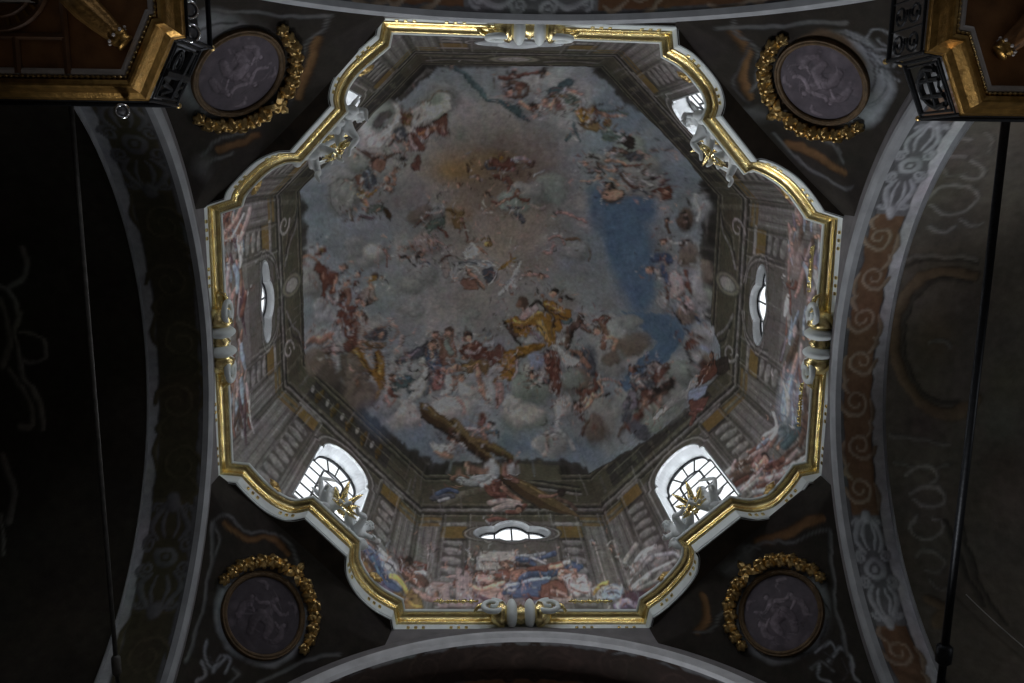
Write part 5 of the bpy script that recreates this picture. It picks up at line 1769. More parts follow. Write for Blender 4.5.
def build_medallions():
    bunch, bow = bunch_mesh(), bow_mesh()
    bunch.materials.append(M['darkgold']); bow.materials.append(M['darkgold'])
    text = dict(northeast=('pale mauve oval medallion of a draped saint, on the pendentive beside the scrolled iron railing', 'gilded fruit garland hugging the mauve medallion beside the scrolled iron railing'),
                southeast=('plum medallion with a seated figure, right of the lower arch', 'gilded fruit garland arched over the plum medallion right of the lower arch'),
                southwest=('darkest medallion, with faint figures, left of the lower arch', 'gilded fruit garland arched over the darkest medallion, left of the lower arch'),
                northwest=('mauve oval medallion of figures on clouds, beside the railing with two spotlights', 'gilded fruit garland hugging the mauve medallion by the two railing spotlights'))
    for i, (nm, (sx, sy)) in enumerate(PENDS.items()):
        c, n, fr = pend_frame(sx, sy)
        t = thing('medallion', text[nm][0], 'medallion', c, 0, 'painted medallions on the pendentives')
        bm = bmesh.new(); sc = (.60, .60)
        add_lathe(bm, [(.60, -.10), (.60, .0), (.58, .012), (.3, .02), (.02, .022)], fr, 48)
        dark = nm == 'southwest'
        bm.free()
        N2, R2 = 96, 60; V = [(0, 0, .03)]; Q = [(0, 0)]
        for q in range(1, R2+1):
            for k in range(N2):
                r_ = .57*q/R2; a_ = 2*PI*k/N2; V.append((r_*math.cos(a_), r_*math.sin(a_), .03-.02*(q/R2)**2)); Q.append((r_*math.cos(a_), r_*math.sin(a_)))
        F = [(0, 1+k, 1+(k+1) % N2) for k in range(N2)]+[(1+(q-1)*N2+k, 1+q*N2+k, 1+q*N2+(k+1) % N2, 1+(q-1)*N2+(k+1) % N2) for q in range(1, R2) for k in range(N2)]
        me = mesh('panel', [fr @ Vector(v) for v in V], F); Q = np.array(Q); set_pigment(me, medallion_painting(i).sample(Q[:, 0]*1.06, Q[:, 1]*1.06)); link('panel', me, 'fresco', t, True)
        bm = bmesh.new(); V = []
        N = 72
        prof = [(.56, -.1), (.56, .03), (.575, .045), (.595, .05), (.615, .042), (.635, .045), (.645, .03), (.645, -.1)]
        rings = []
        for k in range(N):
            a = 2*PI*k/N; tw = .006*math.sin(12*a*3)
            rings.append([bm.verts.new(fr @ Vector(((r+tw)*math.cos(a), (r+tw)*math.sin(a), h))) for r, h in prof])
        for k in range(N):
            for q in range(len(prof)-1): bm.faces.new((rings[k][q], rings[(k+1) % N][q], rings[(k+1) % N][q+1], rings[k][q+1]))
        obj('frame', bm, 'ropebrown', t)
        g = thing('garland', text[nm][1], 'garland', c, 0, 'gilded garlands round the medallions')
        def put(name, me, a, r, s, spin):
            o = bpy.data.objects.new(name, me); C.objects.link(o); o.parent = g
            p = fr @ Vector((r*math.cos(a), r*math.sin(a), .0))
            m = fr.copy(); m.translation = p; o.matrix_local = m @ Matrix.Rotation(spin, 4, 'Z') @ Matrix.Scale(s, 4)
            return o
        R0 = .77
        put('bow', bow, PI/2, R0+.03, 1.15, PI/2)
        rr = random.Random(i)
        for sg in (-1, 1):
            for k in range(7):
                a = PI/2+sg*(.30+.215*k); s = (1.2, 1.18, 1.15, 1.12, 1.08, 1.0, .86)[k]
                put('fruit_bunch', bunch, a, R0+rr.uniform(-.015, .02), s, rr.uniform(0, 6))

# ------------------------------------------------------------------ scrolled brackets in the middle of the four straight sides
def cart_frame(side):
    n = CARD[side]; p = {'north': (0, -4.555), 'east': (4.50, -.04), 'south': (0, 4.42), 'west': (-4.555, -.02)}[side]
    m = Matrix(((-n[1], -n[0], 0, p[0]), (n[0], -n[1], 0, p[1]), (0, 0, 1, 14.88), (0, 0, 0, 1)))   # x along the side, y inward
    return m
def build_cartouches():
    words = dict(north='gilded scroll bracket with two grey lobes under the top arch', east='gilded scroll bracket with two pale lobes beside the right hand arch',
                 south='bright gilded scroll bracket with pale volutes above the lower arch', west='gilded scroll bracket with grey lobes beside the dark left hand arch')
    for side in CARD:
        m = cart_frame(side); loc = m.translation.copy()
        t = thing('scroll_bracket', words[side], 'bracket', loc, 0, 'scroll brackets of the cornice')
        L = m.copy(); L.translation = (0, 0, 0)
        X = L @ Matrix.Rotation(PI/2, 4, 'Y')           # lathe axis along the side
        bm = bmesh.new()
        P = [(.05, -.50), (.13, -.44), (.20, -.34), (.215, -.28), (.15, -.23), (.14, -.19), (.16, -.15), (.145, -.08), (.13, -.05), (.17, 0), (.13, .05), (.145, .08), (.16, .15), (.14, .19), (.15, .23), (.215, .28), (.20, .34), (.13, .44), (.05, .50)]
        add_lathe(bm, P, X, 28); obj('gilded_body', bm, 'gold', t, True)
        for sg in (-1, 1):
            bm = bmesh.new(); add_ball(bm, L @ Vector((sg*.145, .02, 0)), (.10, .225, .26), 20, 14, L.to_euler())
            for k in range(9):
                a = 2*PI*k/9; add_tube(bm, [L @ Vector((sg*.145+.09*math.sin(q), .02+.22*math.cos(a)*math.cos(q), .255*math.sin(a)*math.cos(q))) for q in (-1.1, -.6, 0, .6, 1.1)], .008, 5)
            obj('lobe', bm, 'white', t, True)
            bm = bmesh.new(); pts = []; rad = []
            for k in range(34):
                a = PI*.5+k*2*PI*1.55/33; r = .22*(1-.72*k/33)
                pts.append(L @ Vector((sg*(.46+r*math.cos(a)*.95), .12+.06*k/33, r*math.sin(a)+.02))); rad.append(.052-.022*k/33)
            add_tube(bm, pts, rad, 10); v = obj('volute', bm, 'white', t, True)
            bm = bmesh.new(); add_ball(bm, L @ Vector((sg*.46, .13, .02)), .055, 14, 10); obj('boss', bm, 'gold', v, True)
            bm = bmesh.new(); add_tube(bm, [L @ Vector((sg*.36, .05, .2)), L @ Vector((sg*.5, .1, .23)), L @ Vector((sg*.68, .06, .17)), L @ Vector((sg*.74, .0, .1))], [.04, .045, .035, .02], 10); obj('leaf_tail', bm, 'gold', t, True)

# ------------------------------------------------------------------ stucco cherub groups on the diagonal ledges
def skin_figure(name, verts, edges, m, parent, extra=None):
    me = bpy.data.meshes.new(name); me.from_pydata([v[:3] for v in verts], edges, [])
    o = bpy.data.objects.new(name, me); C.objects.link(o)
    o.modifiers.new('s', 'SKIN'); sd = me.skin_vertices[0].data
    for i, v in enumerate(verts):
        sd[i].radius = (v[3], v[3] if len(v) < 5 else v[4]); sd[i].use_root = i == 0
    ss = o.modifiers.new('d', 'SUBSURF'); ss.levels = ss.render_levels = 2
    dg = bpy.context.evaluated_depsgraph_get(); ev = bpy.data.meshes.new_from_object(o.evaluated_get(dg))
    bpy.data.objects.remove(o); bpy.data.meshes.remove(me)
    if extra:
        bm = bmesh.new(); bm.from_mesh(ev); extra(bm); bm.to_mesh(ev); bm.free()
    ev.name = name; ev.materials.clear()
    return link(name, ev, m, parent, True)
def child_body(J):
    """plump child skeleton from joint positions; radii taper from thigh to ankle and shoulder to wrist; five fingers per hand"""
    V = []; E = []
    def add(p, r, par=None):
        V.append((*p, r)); i = len(V)-1
        if par is not None: E.append((par, i))
        return i
    A = {k: Vector(v) for k, v in J.items()}
    pel = add(A['pelvis'], .10); bel = add(A['pelvis'].lerp(A['chest'], .5), .105, pel); che = add(A['chest'], .10, bel)
    nk = add(A['chest'].lerp(A['head'], .5), .05, che); h0 = add(A['chest'].lerp(A['head'], .72), .072, nk)
    up = (A['head']-A['chest']).normalized(); h1 = add(A['head'], .092, h0); add(A['head']+up*.07, .06, h1)
    for s in 'lr':
        sh, el, wr = A['shoulder_'+s], A['elbow_'+s], A['wrist_'+s]
        a = add(sh, .052, che); b = add(el, .042, a); c = add(wr, .027, b); d = (wr-el).normalized(); side = d.orthogonal().normalized(); n = d.cross(side)
        pm = add(wr+d*.035, .026, c)
        for k in range(4):
            o = (k-1.5)*.014; f = add(wr+d*.062+side*o, .0085, pm); add(wr+d*(.088-.004*abs(k-1))+side*o*1.2+n*.012, .0075, f)
        th = add(wr+d*.035+side*.03, .010, pm); add(wr+d*.055+side*.043, .008, th)
        hp, kn, an, ft = A['hip_'+s], A['knee_'+s], A['ankle_'+s], A['toe_'+s]
        a = add(hp, .078, pel); b = add(hp.lerp(kn, .5), .072, a); c = add(kn, .052, b); d2 = add(kn.lerp(an, .45), .05, c); e = add(an, .032, d2); f = add(an.lerp(ft, .6), .03, e); add(ft, .02, f)
    return V, E, A
def cherub(parent, J, face, mirror):
    V, E, A = child_body(J)
    hd = A['head']; f = Vector(face).normalized(); up = (hd-A['chest']).normalized(); sd = up.cross(f).normalized(); f = sd.cross(up)
    def features(bm):
        add_ball(bm, hd+f*.092-up*.002, (.014, .016, .018), 8, 6)                       # nose
        for s in (-1, 1):
            add_ball(bm, hd+f*.074+sd*s*.036+up*.018, .012, 8, 6)                        # eyes
            add_ball(bm, hd+f*.066+sd*s*.045-up*.022, (.026, .026, .024), 8, 6)         # cheeks
            add_ball(bm, hd+sd*s*.092, (.012, .02, .022), 8, 6)                         # ears
        add_ball(bm, hd+f*.084-up*.034, (.018, .012, .008), 8, 6); add_ball(bm, hd+f*.074-up*.058, (.02, .02, .015), 8, 6)   # mouth, chin
    b = skin_figure('cherub', V, E, 'statue', parent, features)
    bm = bmesh.new(); r = random.Random(3)
    for k in range(34):
        a = r.uniform(0, 2*PI); e = r.uniform(.1, 1.5); d = (sd*math.cos(a)+f*math.sin(a)*.9)*math.cos(e)+up*math.sin(e)
        if d.dot(f) > .62: continue
        add_ball(bm, hd+d*.095-f*.012+up*.012, r.uniform(.02, .034), 7, 5)
    obj('hair', bm, 'statue', b, True)
    for s in (-1, 1):           # feathered wings from the shoulder blades
        bm = bmesh.new(); o = A['chest']-f*.08+sd*s*.04
        for k in range(6):
            a = .5+k*.22; l = .26-.02*k; d = (sd*s*math.cos(a*.6)-f*.45+up*math.sin(a-.2)).normalized()
            add_tube(bm, [o, o+d*l*.5, o+d*l], [.018, .03, .008], 6)
        obj('wing', bm, 'statue', b, True)
    return b
def build_cherubs():
    words = dict(southwest='white stucco cherub pair with gilded drapery before the lit left arched window',
                 southeast='white stucco cherub pair, one reclining, before the lit right arched window',
                 northwest='white stucco cherub pair with spiky gilded rays on the ledge nearest the mauve cloud medallion',
                 northeast='white stucco cherub pair with rust gold drapery under the upper right window')
    for nm, (sx, sy) in PENDS.items():
        c = Vector((sx*2.96, sy*2.95, 15.16)); d = Vector((-sx, -sy, 0)).normalized(); mir = sx*sy < 0
        t = thing('cherub_group', words[nm], 'statue', c, 0, 'stucco cherub groups on the cornice')
        # local frame: x along the ledge, y inward, z up
        X = Vector((d.y, -d.x, 0)); fl = -1 if mir else 1
        K = 1.22
        def W(x, y, z): return (X*(x*fl)+d*(y*.9)+Vector((0, 0, z+.06)))*K
        def J(dct): return {k: W(*v) for k, v in dct.items()}
        seated = dict(pelvis=(-.20, -.08, .26), chest=(-.22, -.10, .52), head=(-.18, -.04, .74), shoulder_l=(-.33, -.08, .57), elbow_l=(-.45, .0, .72), wrist_l=(-.30, .04, .86),
                      shoulder_r=(-.10, -.06, .57), elbow_r=(.04, .0, .46), wrist_r=(.12, .08, .36), hip_l=(-.27, -.02, .22), knee_l=(-.36, .18, .26), ankle_l=(-.38, .22, .04), toe_l=(-.40, .32, .02),
                      hip_r=(-.13, -.02, .22), knee_r=(-.02, .18, .28), ankle_r=(-.04, .26, .06), toe_r=(-.02, .35, .03))
        recline = dict(pelvis=(.26, -.05, .17), chest=(.40, -.08, .38), head=(.47, .0, .58), shoulder_l=(.29, -.05, .43), elbow_l=(.14, .04, .44), wrist_l=(.02, .10, .50),
                       shoulder_r=(.50, -.06, .42), elbow_r=(.60, .05, .28), wrist_r=(.55, .14, .14), hip_l=(.19, .0, .15), knee_l=(.04, .16, .26), ankle_l=(-.08, .20, .08), toe_l=(-.16, .25, .05),
                       hip_r=(.31, .02, .14), knee_r=(.28, .24, .22), ankle_r=(.14, .28, .05), toe_r=(.07, .35, .03))
        cherub(t, J(seated), W(.25, .9, -.35), mir); cherub(t, J(recline), W(-.3, .9, -.3), mir)
        bm = bmesh.new(); r = random.Random(5)      # cloud bank they sit on
        for k in range(18): add_ball(bm, W(r.uniform(-.42, .5), r.uniform(-.26, -.02), r.uniform(.0, .13)), (r.uniform(.06, .12), r.uniform(.06, .1), r.uniform(.05, .09)), 12, 8)
        obj('cloud_seat', bm, 'statue', t, True)
        bm = bmesh.new()                             # swag of gilded cloth across both
        for off in (.0, .05):
            add_tube(bm, [W(-.20, .10+off, .22), W(-.10, .15+off, .15), W(.0, .17+off, .19), W(.10, .15+off, .12), W(.2, .16+off, .14)], [.012, .032, .036, .03, .01], 8)
        for k in range(4): add_tube(bm, [W(-.10+.05*k, .16, .16), W(-.09+.055*k, .22, .04), W(-.11+.06*k, .22, -.06)], [.028, .026, .006], 7)
        obj('gilded_drapery', bm, 'gold', t, True)
        bm = bmesh.new()                             # sheaf of gilded rays and palm behind the heads
        for k in range(8):
            a = .3+k*.36; l = .8*(.34, .42, .36, .46, .40, .44, .36, .40)[k]; e = W(.02+l*math.cos(a)*.8, -.10+.17*(k % 3), .60+l*math.sin(a)*.75)
            s0 = W(.02, -.10, .56); add_tube(bm, [s0, s0.lerp(e, .5)+Vector((0, 0, .03)), s0.lerp(e, .8)+Vector((0, 0, .02)), e], [.04, .05, .035, .008], 7)
        for k in range(5): add_ball(bm, W(-.05+.05*k, -.1, .55+.03*(k % 2)), (.06, .05, .06), 10, 7)
        obj('gilded_rays', bm, 'gold', t, True)

# ------------------------------------------------------------------ small ornaments along the cornice
def build_small_ornaments():
    spots = [((-2.42, -4.08), 'north side of the upper left lobe'), ((-4.10, -2.36), 'west side of the upper left lobe'), ((-4.00, 2.44), 'left lobe of the lower left corner'), ((-2.42, 4.02), 'lower lobe of the lower left corner'),
             ((2.44, 4.02), 'lower lobe of the lower right corner'), ((4.10, 2.48), 'right lobe of the lower right corner'), ((4.02, -2.38), 'right lobe of the upper right corner'), ((2.38, -4.06), 'top lobe of the upper right corner')]
    words = ['small dark gilt leaf boss on the cornice lobe left of the top scroll bracket', 'small dark gilt leaf boss on the cornice lobe above the left scroll bracket', 'small dark gilt leaf boss on the cornice lobe below the left scroll bracket',
             'small dark gilt leaf boss on the cornice lobe left of the lower scroll bracket', 'small dark gilt leaf boss on the cornice lobe right of the lower scroll bracket', 'small dark gilt leaf boss on the cornice lobe below the right scroll bracket',
             'small dark gilt leaf boss on the cornice lobe above the right scroll bracket', 'small dark gilt leaf boss on the cornice lobe right of the top scroll bracket']
    proto = None
    for (p, _), w in zip(spots, words):
        d = Vector((-p[0], -p[1], 0)).normalized()
        if proto is None:
            bm = bmesh.new(); add_ball(bm, (0, .0, .05), (.06, .05, .05), 12, 8)
            for k in range(7):
                a = -.3+k*.62; l = .16 if k % 2 else .13
                add_tube(bm, [(0, .02, .05), (.6*l*math.cos(a), .05, .05+.6*l*math.sin(a)), (l*math.cos(a), .03, .05+l*math.sin(a))], [.02, .035, .006], 6)
            proto = link('leaf_boss', bm_mesh(bm, 'leaf_boss'), 'darkgold', None, True); o = proto
        else:
            o = proto.copy(); C.objects.link(o)
        o.location = (p[0]+d.x*.10, p[1]+d.y*.10, 15.10); o.rotation_euler = (0, 0, math.atan2(-d.x, d.y)); tag(o, w, 'ornament', 'leaf bosses on the cornice lobes')
    sp = [(-1.05, 4.33, 0, 'thin gilded leaf spray lying on the cornice left of the lower scroll bracket'), (1.15, 4.34, 0, 'thin gilded leaf spray lying on the cornice right of the lower scroll bracket'),
          (4.40, -1.15, PI/2, 'thin gilded leaf spray on the cornice above the right scroll bracket'), (4.40, 1.0, PI/2, 'thin gilded leaf spray on the cornice below the right scroll bracket')]
    pr = None
    for x, y, rz, w in sp:
        if pr is None:
            bm = bmesh.new(); r = random.Random(2)
            add_tube(bm, [(-.36, 0, .03), (0, .02, .05), (.36, 0, .03)], .014, 6)
            for k in range(15):
                a = -.34+.68*k/14; an = r.uniform(-1, 1); add_tube(bm, [(a, 0, .03), (a+.03*an, .02, .08), (a+.07*an, .03*an, .12-.05*abs(an))], [.012, .026, .006], 6)
            for k in range(5): add_ball(bm, (-.25+.125*k, .02, .06), .034, 10, 7)
            pr = link('leaf_spray', bm_mesh(bm, 'leaf_spray'), 'gold', None, True); o = pr
        else:
            o = pr.copy(); C.objects.link(o)
        o.location = (x, y, 15.13); o.rotation_euler = (0, 0, rz); tag(o, w, 'ornament', 'gilded leaf sprays on the cornice')

# ------------------------------------------------------------------ singing galleries in the two upper corners
M['consolegilt'] = surf('worn_console_gilding', (.24, .13, .04), .45, .6, .4, 14, .4, 40)
def build_gallery(sg):
    left = sg < 0
    if left: P = [(-8.5, -3.215), (-3.755, -3.215), (-3.49, -3.76), (-3.388, -3.78), (-3.388, -7.0)]
    else: P = [(3.52, -7.0), (3.52, -3.757), (3.684, -3.733), (3.92, -3.19), (8.5, -3.19)]
    lab = 'brown wooden gallery with gilded edge and two spotlights, upper left' if left else 'brown wooden gallery with gilded edge and scrolled iron railing, upper right'
    t = thing('organ_gallery', lab, 'gallery', (P[1 if left else 3][0]+sg*.6, -4.4, 10.15), 0, 'organ galleries')
    base = t.location.copy()
    def rel(v): return [(x-base.x, y-base.y, z-base.z) for x, y, z in v]
    # sweep helper gives inward as right of travel; outline runs with the outside on its left for both
    def band(name, prof, m):
        path = P[::-1]
        V, F = sweep(path, prof, False); return link(name, mesh(name, rel(V), F), m, t)
    def off(d):
        V, F = sweep(P[::-1], [(d, 0)], False); return [(x, y) for x, y, z in V]
    # which sign points under the gallery
    inn = 1 if abs(off(.2)[2][0]) > abs(P[::-1][2][0]) else -1
    I = inn
    M_ = 'giltwood'
    band('gilded_cornice', [(I*.165, 10.13), (I*.155, 10.10), (I*.12, 10.085), (I*.10, 10.09), (I*.085, 10.12), (I*.07, 10.17), (I*.05, 10.23), (I*.02, 10.26), (I*.005, 10.275), (0, 10.31), (-I*.01, 10.33), (I*.05, 10.36)], M_)
    band('pale_bead', [(I*.255, 10.155), (I*.25, 10.135), (I*.23, 10.125), (I*.205, 10.125), (I*.195, 10.14), (I*.195, 10.16)], 'bead')
    bm = bmesh.new(); Q = off(I*.18); pts = []; rad = []
    for a, b in zip(Q, Q[1:]):
        a = Vector((*a, 10.125)); b = Vector((*b, 10.125)); n = max(2, int((b-a).length/.012))
        for k in range(n): pts.append(a.lerp(b, k/n)-base); rad.append(.017 if k % 4 < 2 else .006)
    add_tube(bm, pts, rad, 6); obj('pearl_string', bm, 'darkgold', t)
    S = off(I*.2)
    far = (sg*8.5, -7.0)
    bm = bmesh.new(); vs = [bm.verts.new((x-base.x, y-base.y, 10.17-base.z)) for x, y in S+[far]]; bm.faces.new(vs)
    vs2 = [bm.verts.new((x-base.x, y-base.y, 10.34-base.z)) for x, y in off(I*.03)+[far]]; bm.faces.new(vs2)
    obj('underside', bm, 'wood', t)
    # ribs and coffers of the underside
    ribs = [((-4.38, -3.42), (-4.38, -7)), ((-4.82, -3.42), (-4.82, -3.74)), ((-5.3, -3.42), (-5.3, -3.74)), ((-8, -3.74), (-4.38, -3.74)), ((-3.62, -4.3), (-4.38, -4.3)), ((-8, -4.2), (-4.38, -4.2))] if left else [((4.75, -3.4), (4.75, -7)), ((4.75, -3.75), (8, -3.75)), ((3.74, -4.3), (4.75, -4.3))]
    for a, b in ribs:
        bm = bmesh.new(); a = Vector((*a, 10.14)); b = Vector((*b, 10.14)); add_tube(bm, [a-base, b-base], .035, 6)
        obj('rib', bm, 'wooddark', t)
    if left:
        for r0 in (.34, .46):
            bm = bmesh.new(); add_tube(bm, [Vector((-4.95+r0*math.cos(a), -4.25+r0*math.sin(a), 10.13))-base for a in np.linspace(-.2, PI*.55, 12)], .03, 6); obj('rib', bm, 'wooddark', t)
        bm = bmesh.new()
        for k in range(7): a = .05+k*.22; add_box(bm, Vector((-4.95+.4*math.cos(a), -4.25+.4*math.sin(a), 10.145))-base, (.1, .025, .02), Euler((0, 0, a)))
        obj('carved_frieze', bm, 'giltwood', t)
    # carved console under the corner
    if left: a, b = Vector((-4.30, -4.12, 10.05)), Vector((-3.83, -3.68, 10.10))
    else: a, b = Vector((4.52, -4.14, 10.05)), Vector((4.09, -3.72, 10.10))
    d = (b-a).normalized(); mt = frame_at(a-base, d); L = (b-a).length
    bm = bmesh.new(); prof = [(.05, 0), (.11, .02), (.12, L*.3), (.105, L*.55), (.085, L*.75), (.075, L*.82)]
    n = 28; rings = [[bm.verts.new(mt @ Vector((r*(1+.09*math.cos(14*2*PI*k/n/2))*math.cos(2*PI*k/n), r*(1+.09*math.cos(7*2*PI*k/n))*math.sin(2*PI*k/n), h))) for k in range(n)] for r, h in prof]
    for p, q in zip(rings, rings[1:]):
        for k in range(n): bm.faces.new((p[k], p[(k+1) % n], q[(k+1) % n], q[k]))
    cn = obj('console', bm, 'consolegilt' if left else 'wood', t, True)
    bm = bmesh.new(); add_lathe(bm, [(.06, L*.8), (.09, L*.84), (.09, L*.9), (.07, L*.94), (.085, L*.97), (.08, L)], mt, 20)
    obj('console_cap', bm, 'giltwood', cn, True)
    for k in range(8):
        bm = bmesh.new(); add_ball(bm, mt @ Vector((.1*math.cos(2*PI*k/8), .1*math.sin(2*PI*k/8), L*.84)), .016, 8, 6); obj('stud', bm, 'bead', cn, True)
    # wrought iron railing
    corner = P if left else P[::-1]
    Z0, Z1 = 10.42, 11.12
    def pt(p, z): return Vector((p[0], p[1], z))-base
    for z, r in ((Z0, .016), (Z1, .026)):
        bm = bmesh.new(); add_tube(bm, [pt(p, z) for p in corner], r, 8); obj('rail', bm, 'iron', t)
    for i in (1, 2, 3):
        bm = bmesh.new(); add_tube(bm, [pt(corner[i], 10.33), pt(corner[i], Z1+.03)], .02, 8); ps = obj('post', bm, 'iron', t)
        if i != 2 or not left:
            bm = bmesh.new(); add_ball(bm, pt(corner[i], Z1+.06), .032, 12, 8); obj('finial', bm, 'darkgold', ps, True)
    # openwork panel of the splayed corner
    A, B = Vector((*corner[1], 0)), Vector((*corner[2], 0)); W = (B-A).length; ux = (B-A)/W
    def pp(u, z): return A+ux*u+Vector((0, 0, z))-base
    bm = bmesh.new()
    def barp(pts, r=.02): add_tube(bm, [pp(u, z) for u, z in pts], r, 7)
    barp([(.05, Z0+.04), (W-.05, Z0+.04), (W-.05, Z1-.06), (.05, Z1-.06), (.05, Z0+.04)], .016)
    if left:
        barp([(W*.68+.11*math.cos(a), 10.66+.1*math.sin(a)) for a in np.linspace(0, 2*PI, 17)], .02); barp([(W*.68+.06*math.cos(a), 10.66+.055*math.sin(a)) for a in np.linspace(0, 2*PI, 13)], .014)
        barp([(.08, Z0+.1), (W*.32, Z1-.1)], .028); barp([(W*.32, Z0+.08), (.1, Z1-.12)], .028); barp([(W*.48, Z0), (W*.48, Z1-.05)], .05); barp([(.06, 10.8), (W-.06, 10.9)], .05)
    else:
        barp([(.12, Z0+.12)]+[(W*.5-(W*.34)*math.cos(a), 10.68+.26*math.sin(a)) for a in np.linspace(.1, PI-.1, 13)]+[(W-.12, Z0+.12)], .032)
        barp([(.1, 10.72), (W-.1, 10.72)], .03); barp([(W*.36, Z0+.1), (W*.36, Z1-.16)], .028); barp([(W*.64, Z0+.1), (W*.64, Z1-.16)], .028)
        barp([(.06, Z0+.16), (.16, Z0+.1), (.3, Z0+.16), (.42, Z0+.09), (W-.06, Z0+.15)], .014)
    obj('openwork_panel', bm, 'iron', t)
    # scrolls along the inner side
    A, B = Vector((*corner[3], 0)), Vector((*corner[3], 0))+Vector((0, -1, 0)); ux = (B-A)
    bm = bmesh.new()
    for k in range(5 if not left else 0):
        u0 = .14+.27*k
        for zc, sgn in ((10.62, 1), (10.92, -1)):
            add_tube(bm, [pp(u0+(.115*(1-.75*q/20))*math.cos(sgn*(1.2+q*.5)), zc+(.13*(1-.75*q/20))*math.sin(sgn*(1.2+q*.5))) for q in range(21)], .013, 6)
        add_tube(bm, [pp(u0+.13, Z0), pp(u0+.13, Z1)], .010, 6)
    if left:
        bm.free(); bm2 = bmesh.new(); add_box(bm2, pp(.4, 10.76)+Vector((-.10, 0, 0)), (.015, .75, .6)); obj('backing_plate', bm2, 'black', t)
    else: obj('scroll', bm, 'iron', t)
    return t
def spotlight(loc, aim, label, r=.07, grp=None):
    t = thing('spotlight', label, 'lamp', loc, 0, grp); mt = frame_at((0, 0, 0), Vector(aim), (0, 1, .01))
    bm = bmesh.new(); add_lathe(bm, [(r*.5, -.16), (r*.85, -.13), (r*.95, -.02), (r*.9, 0)], mt, 24); obj('housing', bm, 'black', t, True)
    bm = bmesh.new(); n = 32
    R = [[bm.verts.new(mt @ Vector(((r+.014*math.cos(2*PI*q/8))*math.cos(2*PI*k/n), (r+.014*math.cos(2*PI*q/8))*math.sin(2*PI*k/n), .005+.014*math.sin(2*PI*q/8)))) for q in range(8)] for k in range(n)]
    for k in range(n):
        for q in range(8): bm.faces.new((R[k][q], R[(k+1) % n][q], R[(k+1) % n][(q+1) % 8], R[k][(q+1) % 8]))
    obj('rim', bm, 'chrome', t, True)
    bm = bmesh.new(); add_lathe(bm, [(r*.92, -.004), (r*.6, .012), (r*.3, .02), (.004, .022)], mt, 24); obj('lens', bm, 'lens', t, True)
    bm = bmesh.new(); add_tube(bm, [mt @ Vector((0, 0, -.14)), mt @ Vector((0, .02, -.22))], .018, 8); obj('mount', bm, 'iron', t)
def build_rods_and_cables():
    def rod(x, r, lab, m, y0, y1):
        bm = bmesh.new(); add_tube(bm, [(0, y0, 0), (0, y1, 0)], r, 10)
        t = thing('tie_rod', lab, 'rod', (x, 0, 11.8), 0, 'iron tie rods of the side arches')
        obj('bar', bm, m, t, True)
        for y in (y0+.12, y1-.42):
            bm = bmesh.new(); add_lathe(bm, [(r*1.1, -.14), (r*2.0, -.1), (r*2.0, .1), (r*1.1, .14)], Matrix.Translation((0, y, 0)) @ Matrix.Rotation(PI/2, 4, 'X'), 16); obj('turnbuckle', bm, m, t, True)
    M['rodgrey'] = surf('dull_grey_iron', (.10, .095, .09), .5, .3, .3, 10, .1, 40)
    rod(-5.105, .028, 'thin grey iron tie rod crossing the black left hand arch', 'rodgrey', -3.84, 3.84)
    rod(5.212, .05, 'thick black iron tie rod crossing the brown right hand arch', 'iron', -3.76, 3.76)
    bm = bmesh.new(); pts = []
    for k in range(12):
        a = .70-.34*k/11; pts.append((5.95+.85*k/11, 3.98*math.cos(a)*.985, ZS+3.98*math.sin(a)*.985))
    add_tube(bm, pts, .009, 6); tag(obj('cable', bm, 'cable', None, True), 'thin pale cable slanting across the lower right vault', 'cable')

build_medallions(); build_cartouches(); build_cherubs(); build_small_ornaments()
build_gallery(-1); build_gallery(1)
spotlight((-3.42, -4.06, 10.62), (.28, .15, -1), 'chrome rimmed spotlight on the left railing, nearer the frame edge', .075, 'spotlights on the gallery railing')
spotlight((-3.415, -3.85, 10.62), (.28, .15, -1), 'chrome rimmed spotlight on the left railing, nearer the corner post', .075, 'spotlights on the gallery railing')
spotlight((-3.91, -3.10, 10.10), (.15, .1, -1), 'small round black spotlight under the front edge of the left gallery', .055)
build_rods_and_cables()

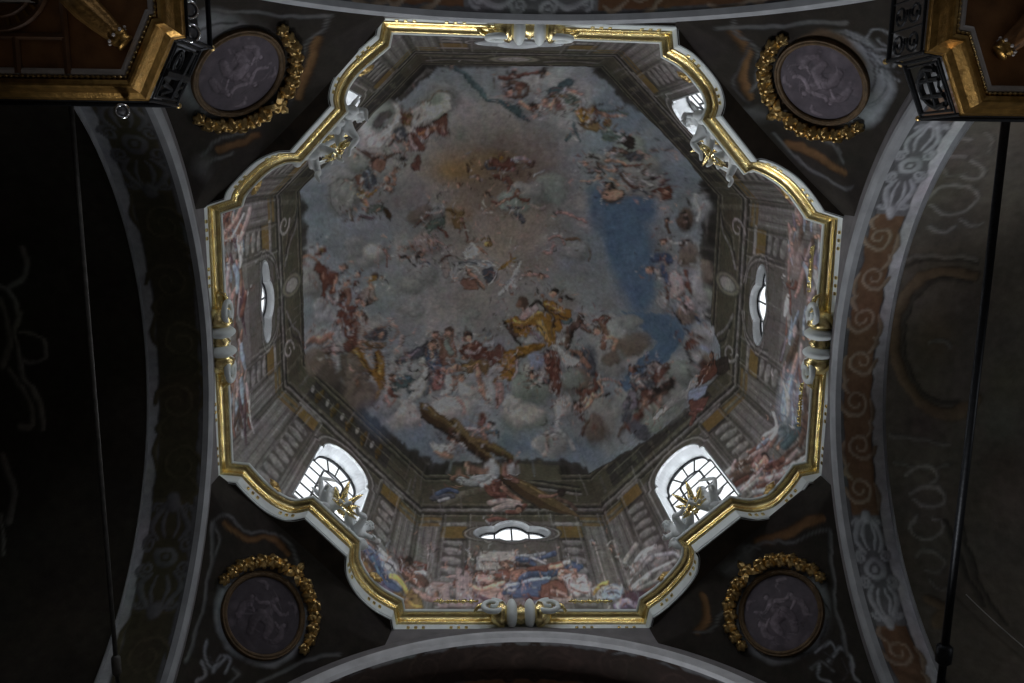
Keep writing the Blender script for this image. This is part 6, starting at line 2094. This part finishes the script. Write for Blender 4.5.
# ------------------------------------------------------------------ camera, daylight, colour management
def build_camera_and_light():
    cam = bpy.data.cameras.new('camera'); cam.sensor_width = 36; cam.lens = 900/1024*36; cam.clip_start = 0.05
    co = bpy.data.objects.new('camera', cam); C.objects.link(co)
    r = Vector((0.999, -0.012, -0.032)).normalized(); f = Vector((0.034, 0.195, 0.98)).normalized()
    r = (r-f*r.dot(f)).normalized(); u = r.cross(f)
    m = Matrix((r, u, -f)).transposed().to_4x4(); m.translation = EYE; co.matrix_world = m
    bpy.context.scene.camera = co
    def area(name, loc, to, sx, sy, e, col=(1, .97, .93)):
        l = bpy.data.lights.new(name, 'AREA'); l.shape = 'RECTANGLE'; l.size = sx; l.size_y = sy; l.energy = e; l.color = col
        o = bpy.data.objects.new(name, l); C.objects.link(o); o.location = loc
        o.rotation_euler = (Vector(to)-Vector(loc)).to_track_quat('-Z', 'Y').to_euler(); return o
    area('nave_window_daylight', (-3.2, 19, 9.0), (1.5, -4, 12), 3.0, 4.5, 1500, (.93, .96, 1.0))
    area('chancel_window_daylight', (2.5, -17, 9.5), (-1, 4, 13), 2.5, 4, 200, (.93, .96, 1.0))
    e = area('east_transept_window_daylight', (11.2, 1.5, 9.0), (7.2, 0, 14.0), 2.0, 2.5, 60, (.9, .95, 1.0))
    for k in range(8):        # sky light falling in through each drum window
        n = side_dir(k); z = WIN_Z.get(k, 18.0)
        a = area('drum_window_daylight_%d' % (k+1), wall_pt(k, 0, z+.35, AP+1.1), wall_pt(k, 0, z+.25, AP-2), 1.4, .9 if k % 2 == 0 else 1.8, 52 if k % 2 == 0 else 140, (.97, .98, 1.0))
    w = bpy.data.worlds.new('world'); bpy.context.scene.world = w; w.use_nodes = True
    bg = w.node_tree.nodes['Background']; bg.inputs['Color'].default_value = (.75, .85, 1, 1); bg.inputs['Strength'].default_value = 0.12
    vs = bpy.context.scene.view_settings
    vs.view_transform = 'Standard'; vs.look = 'None'; vs.gamma = 1; vs.exposure = 0.12; vs.use_curve_mapping = False

build_camera_and_light()
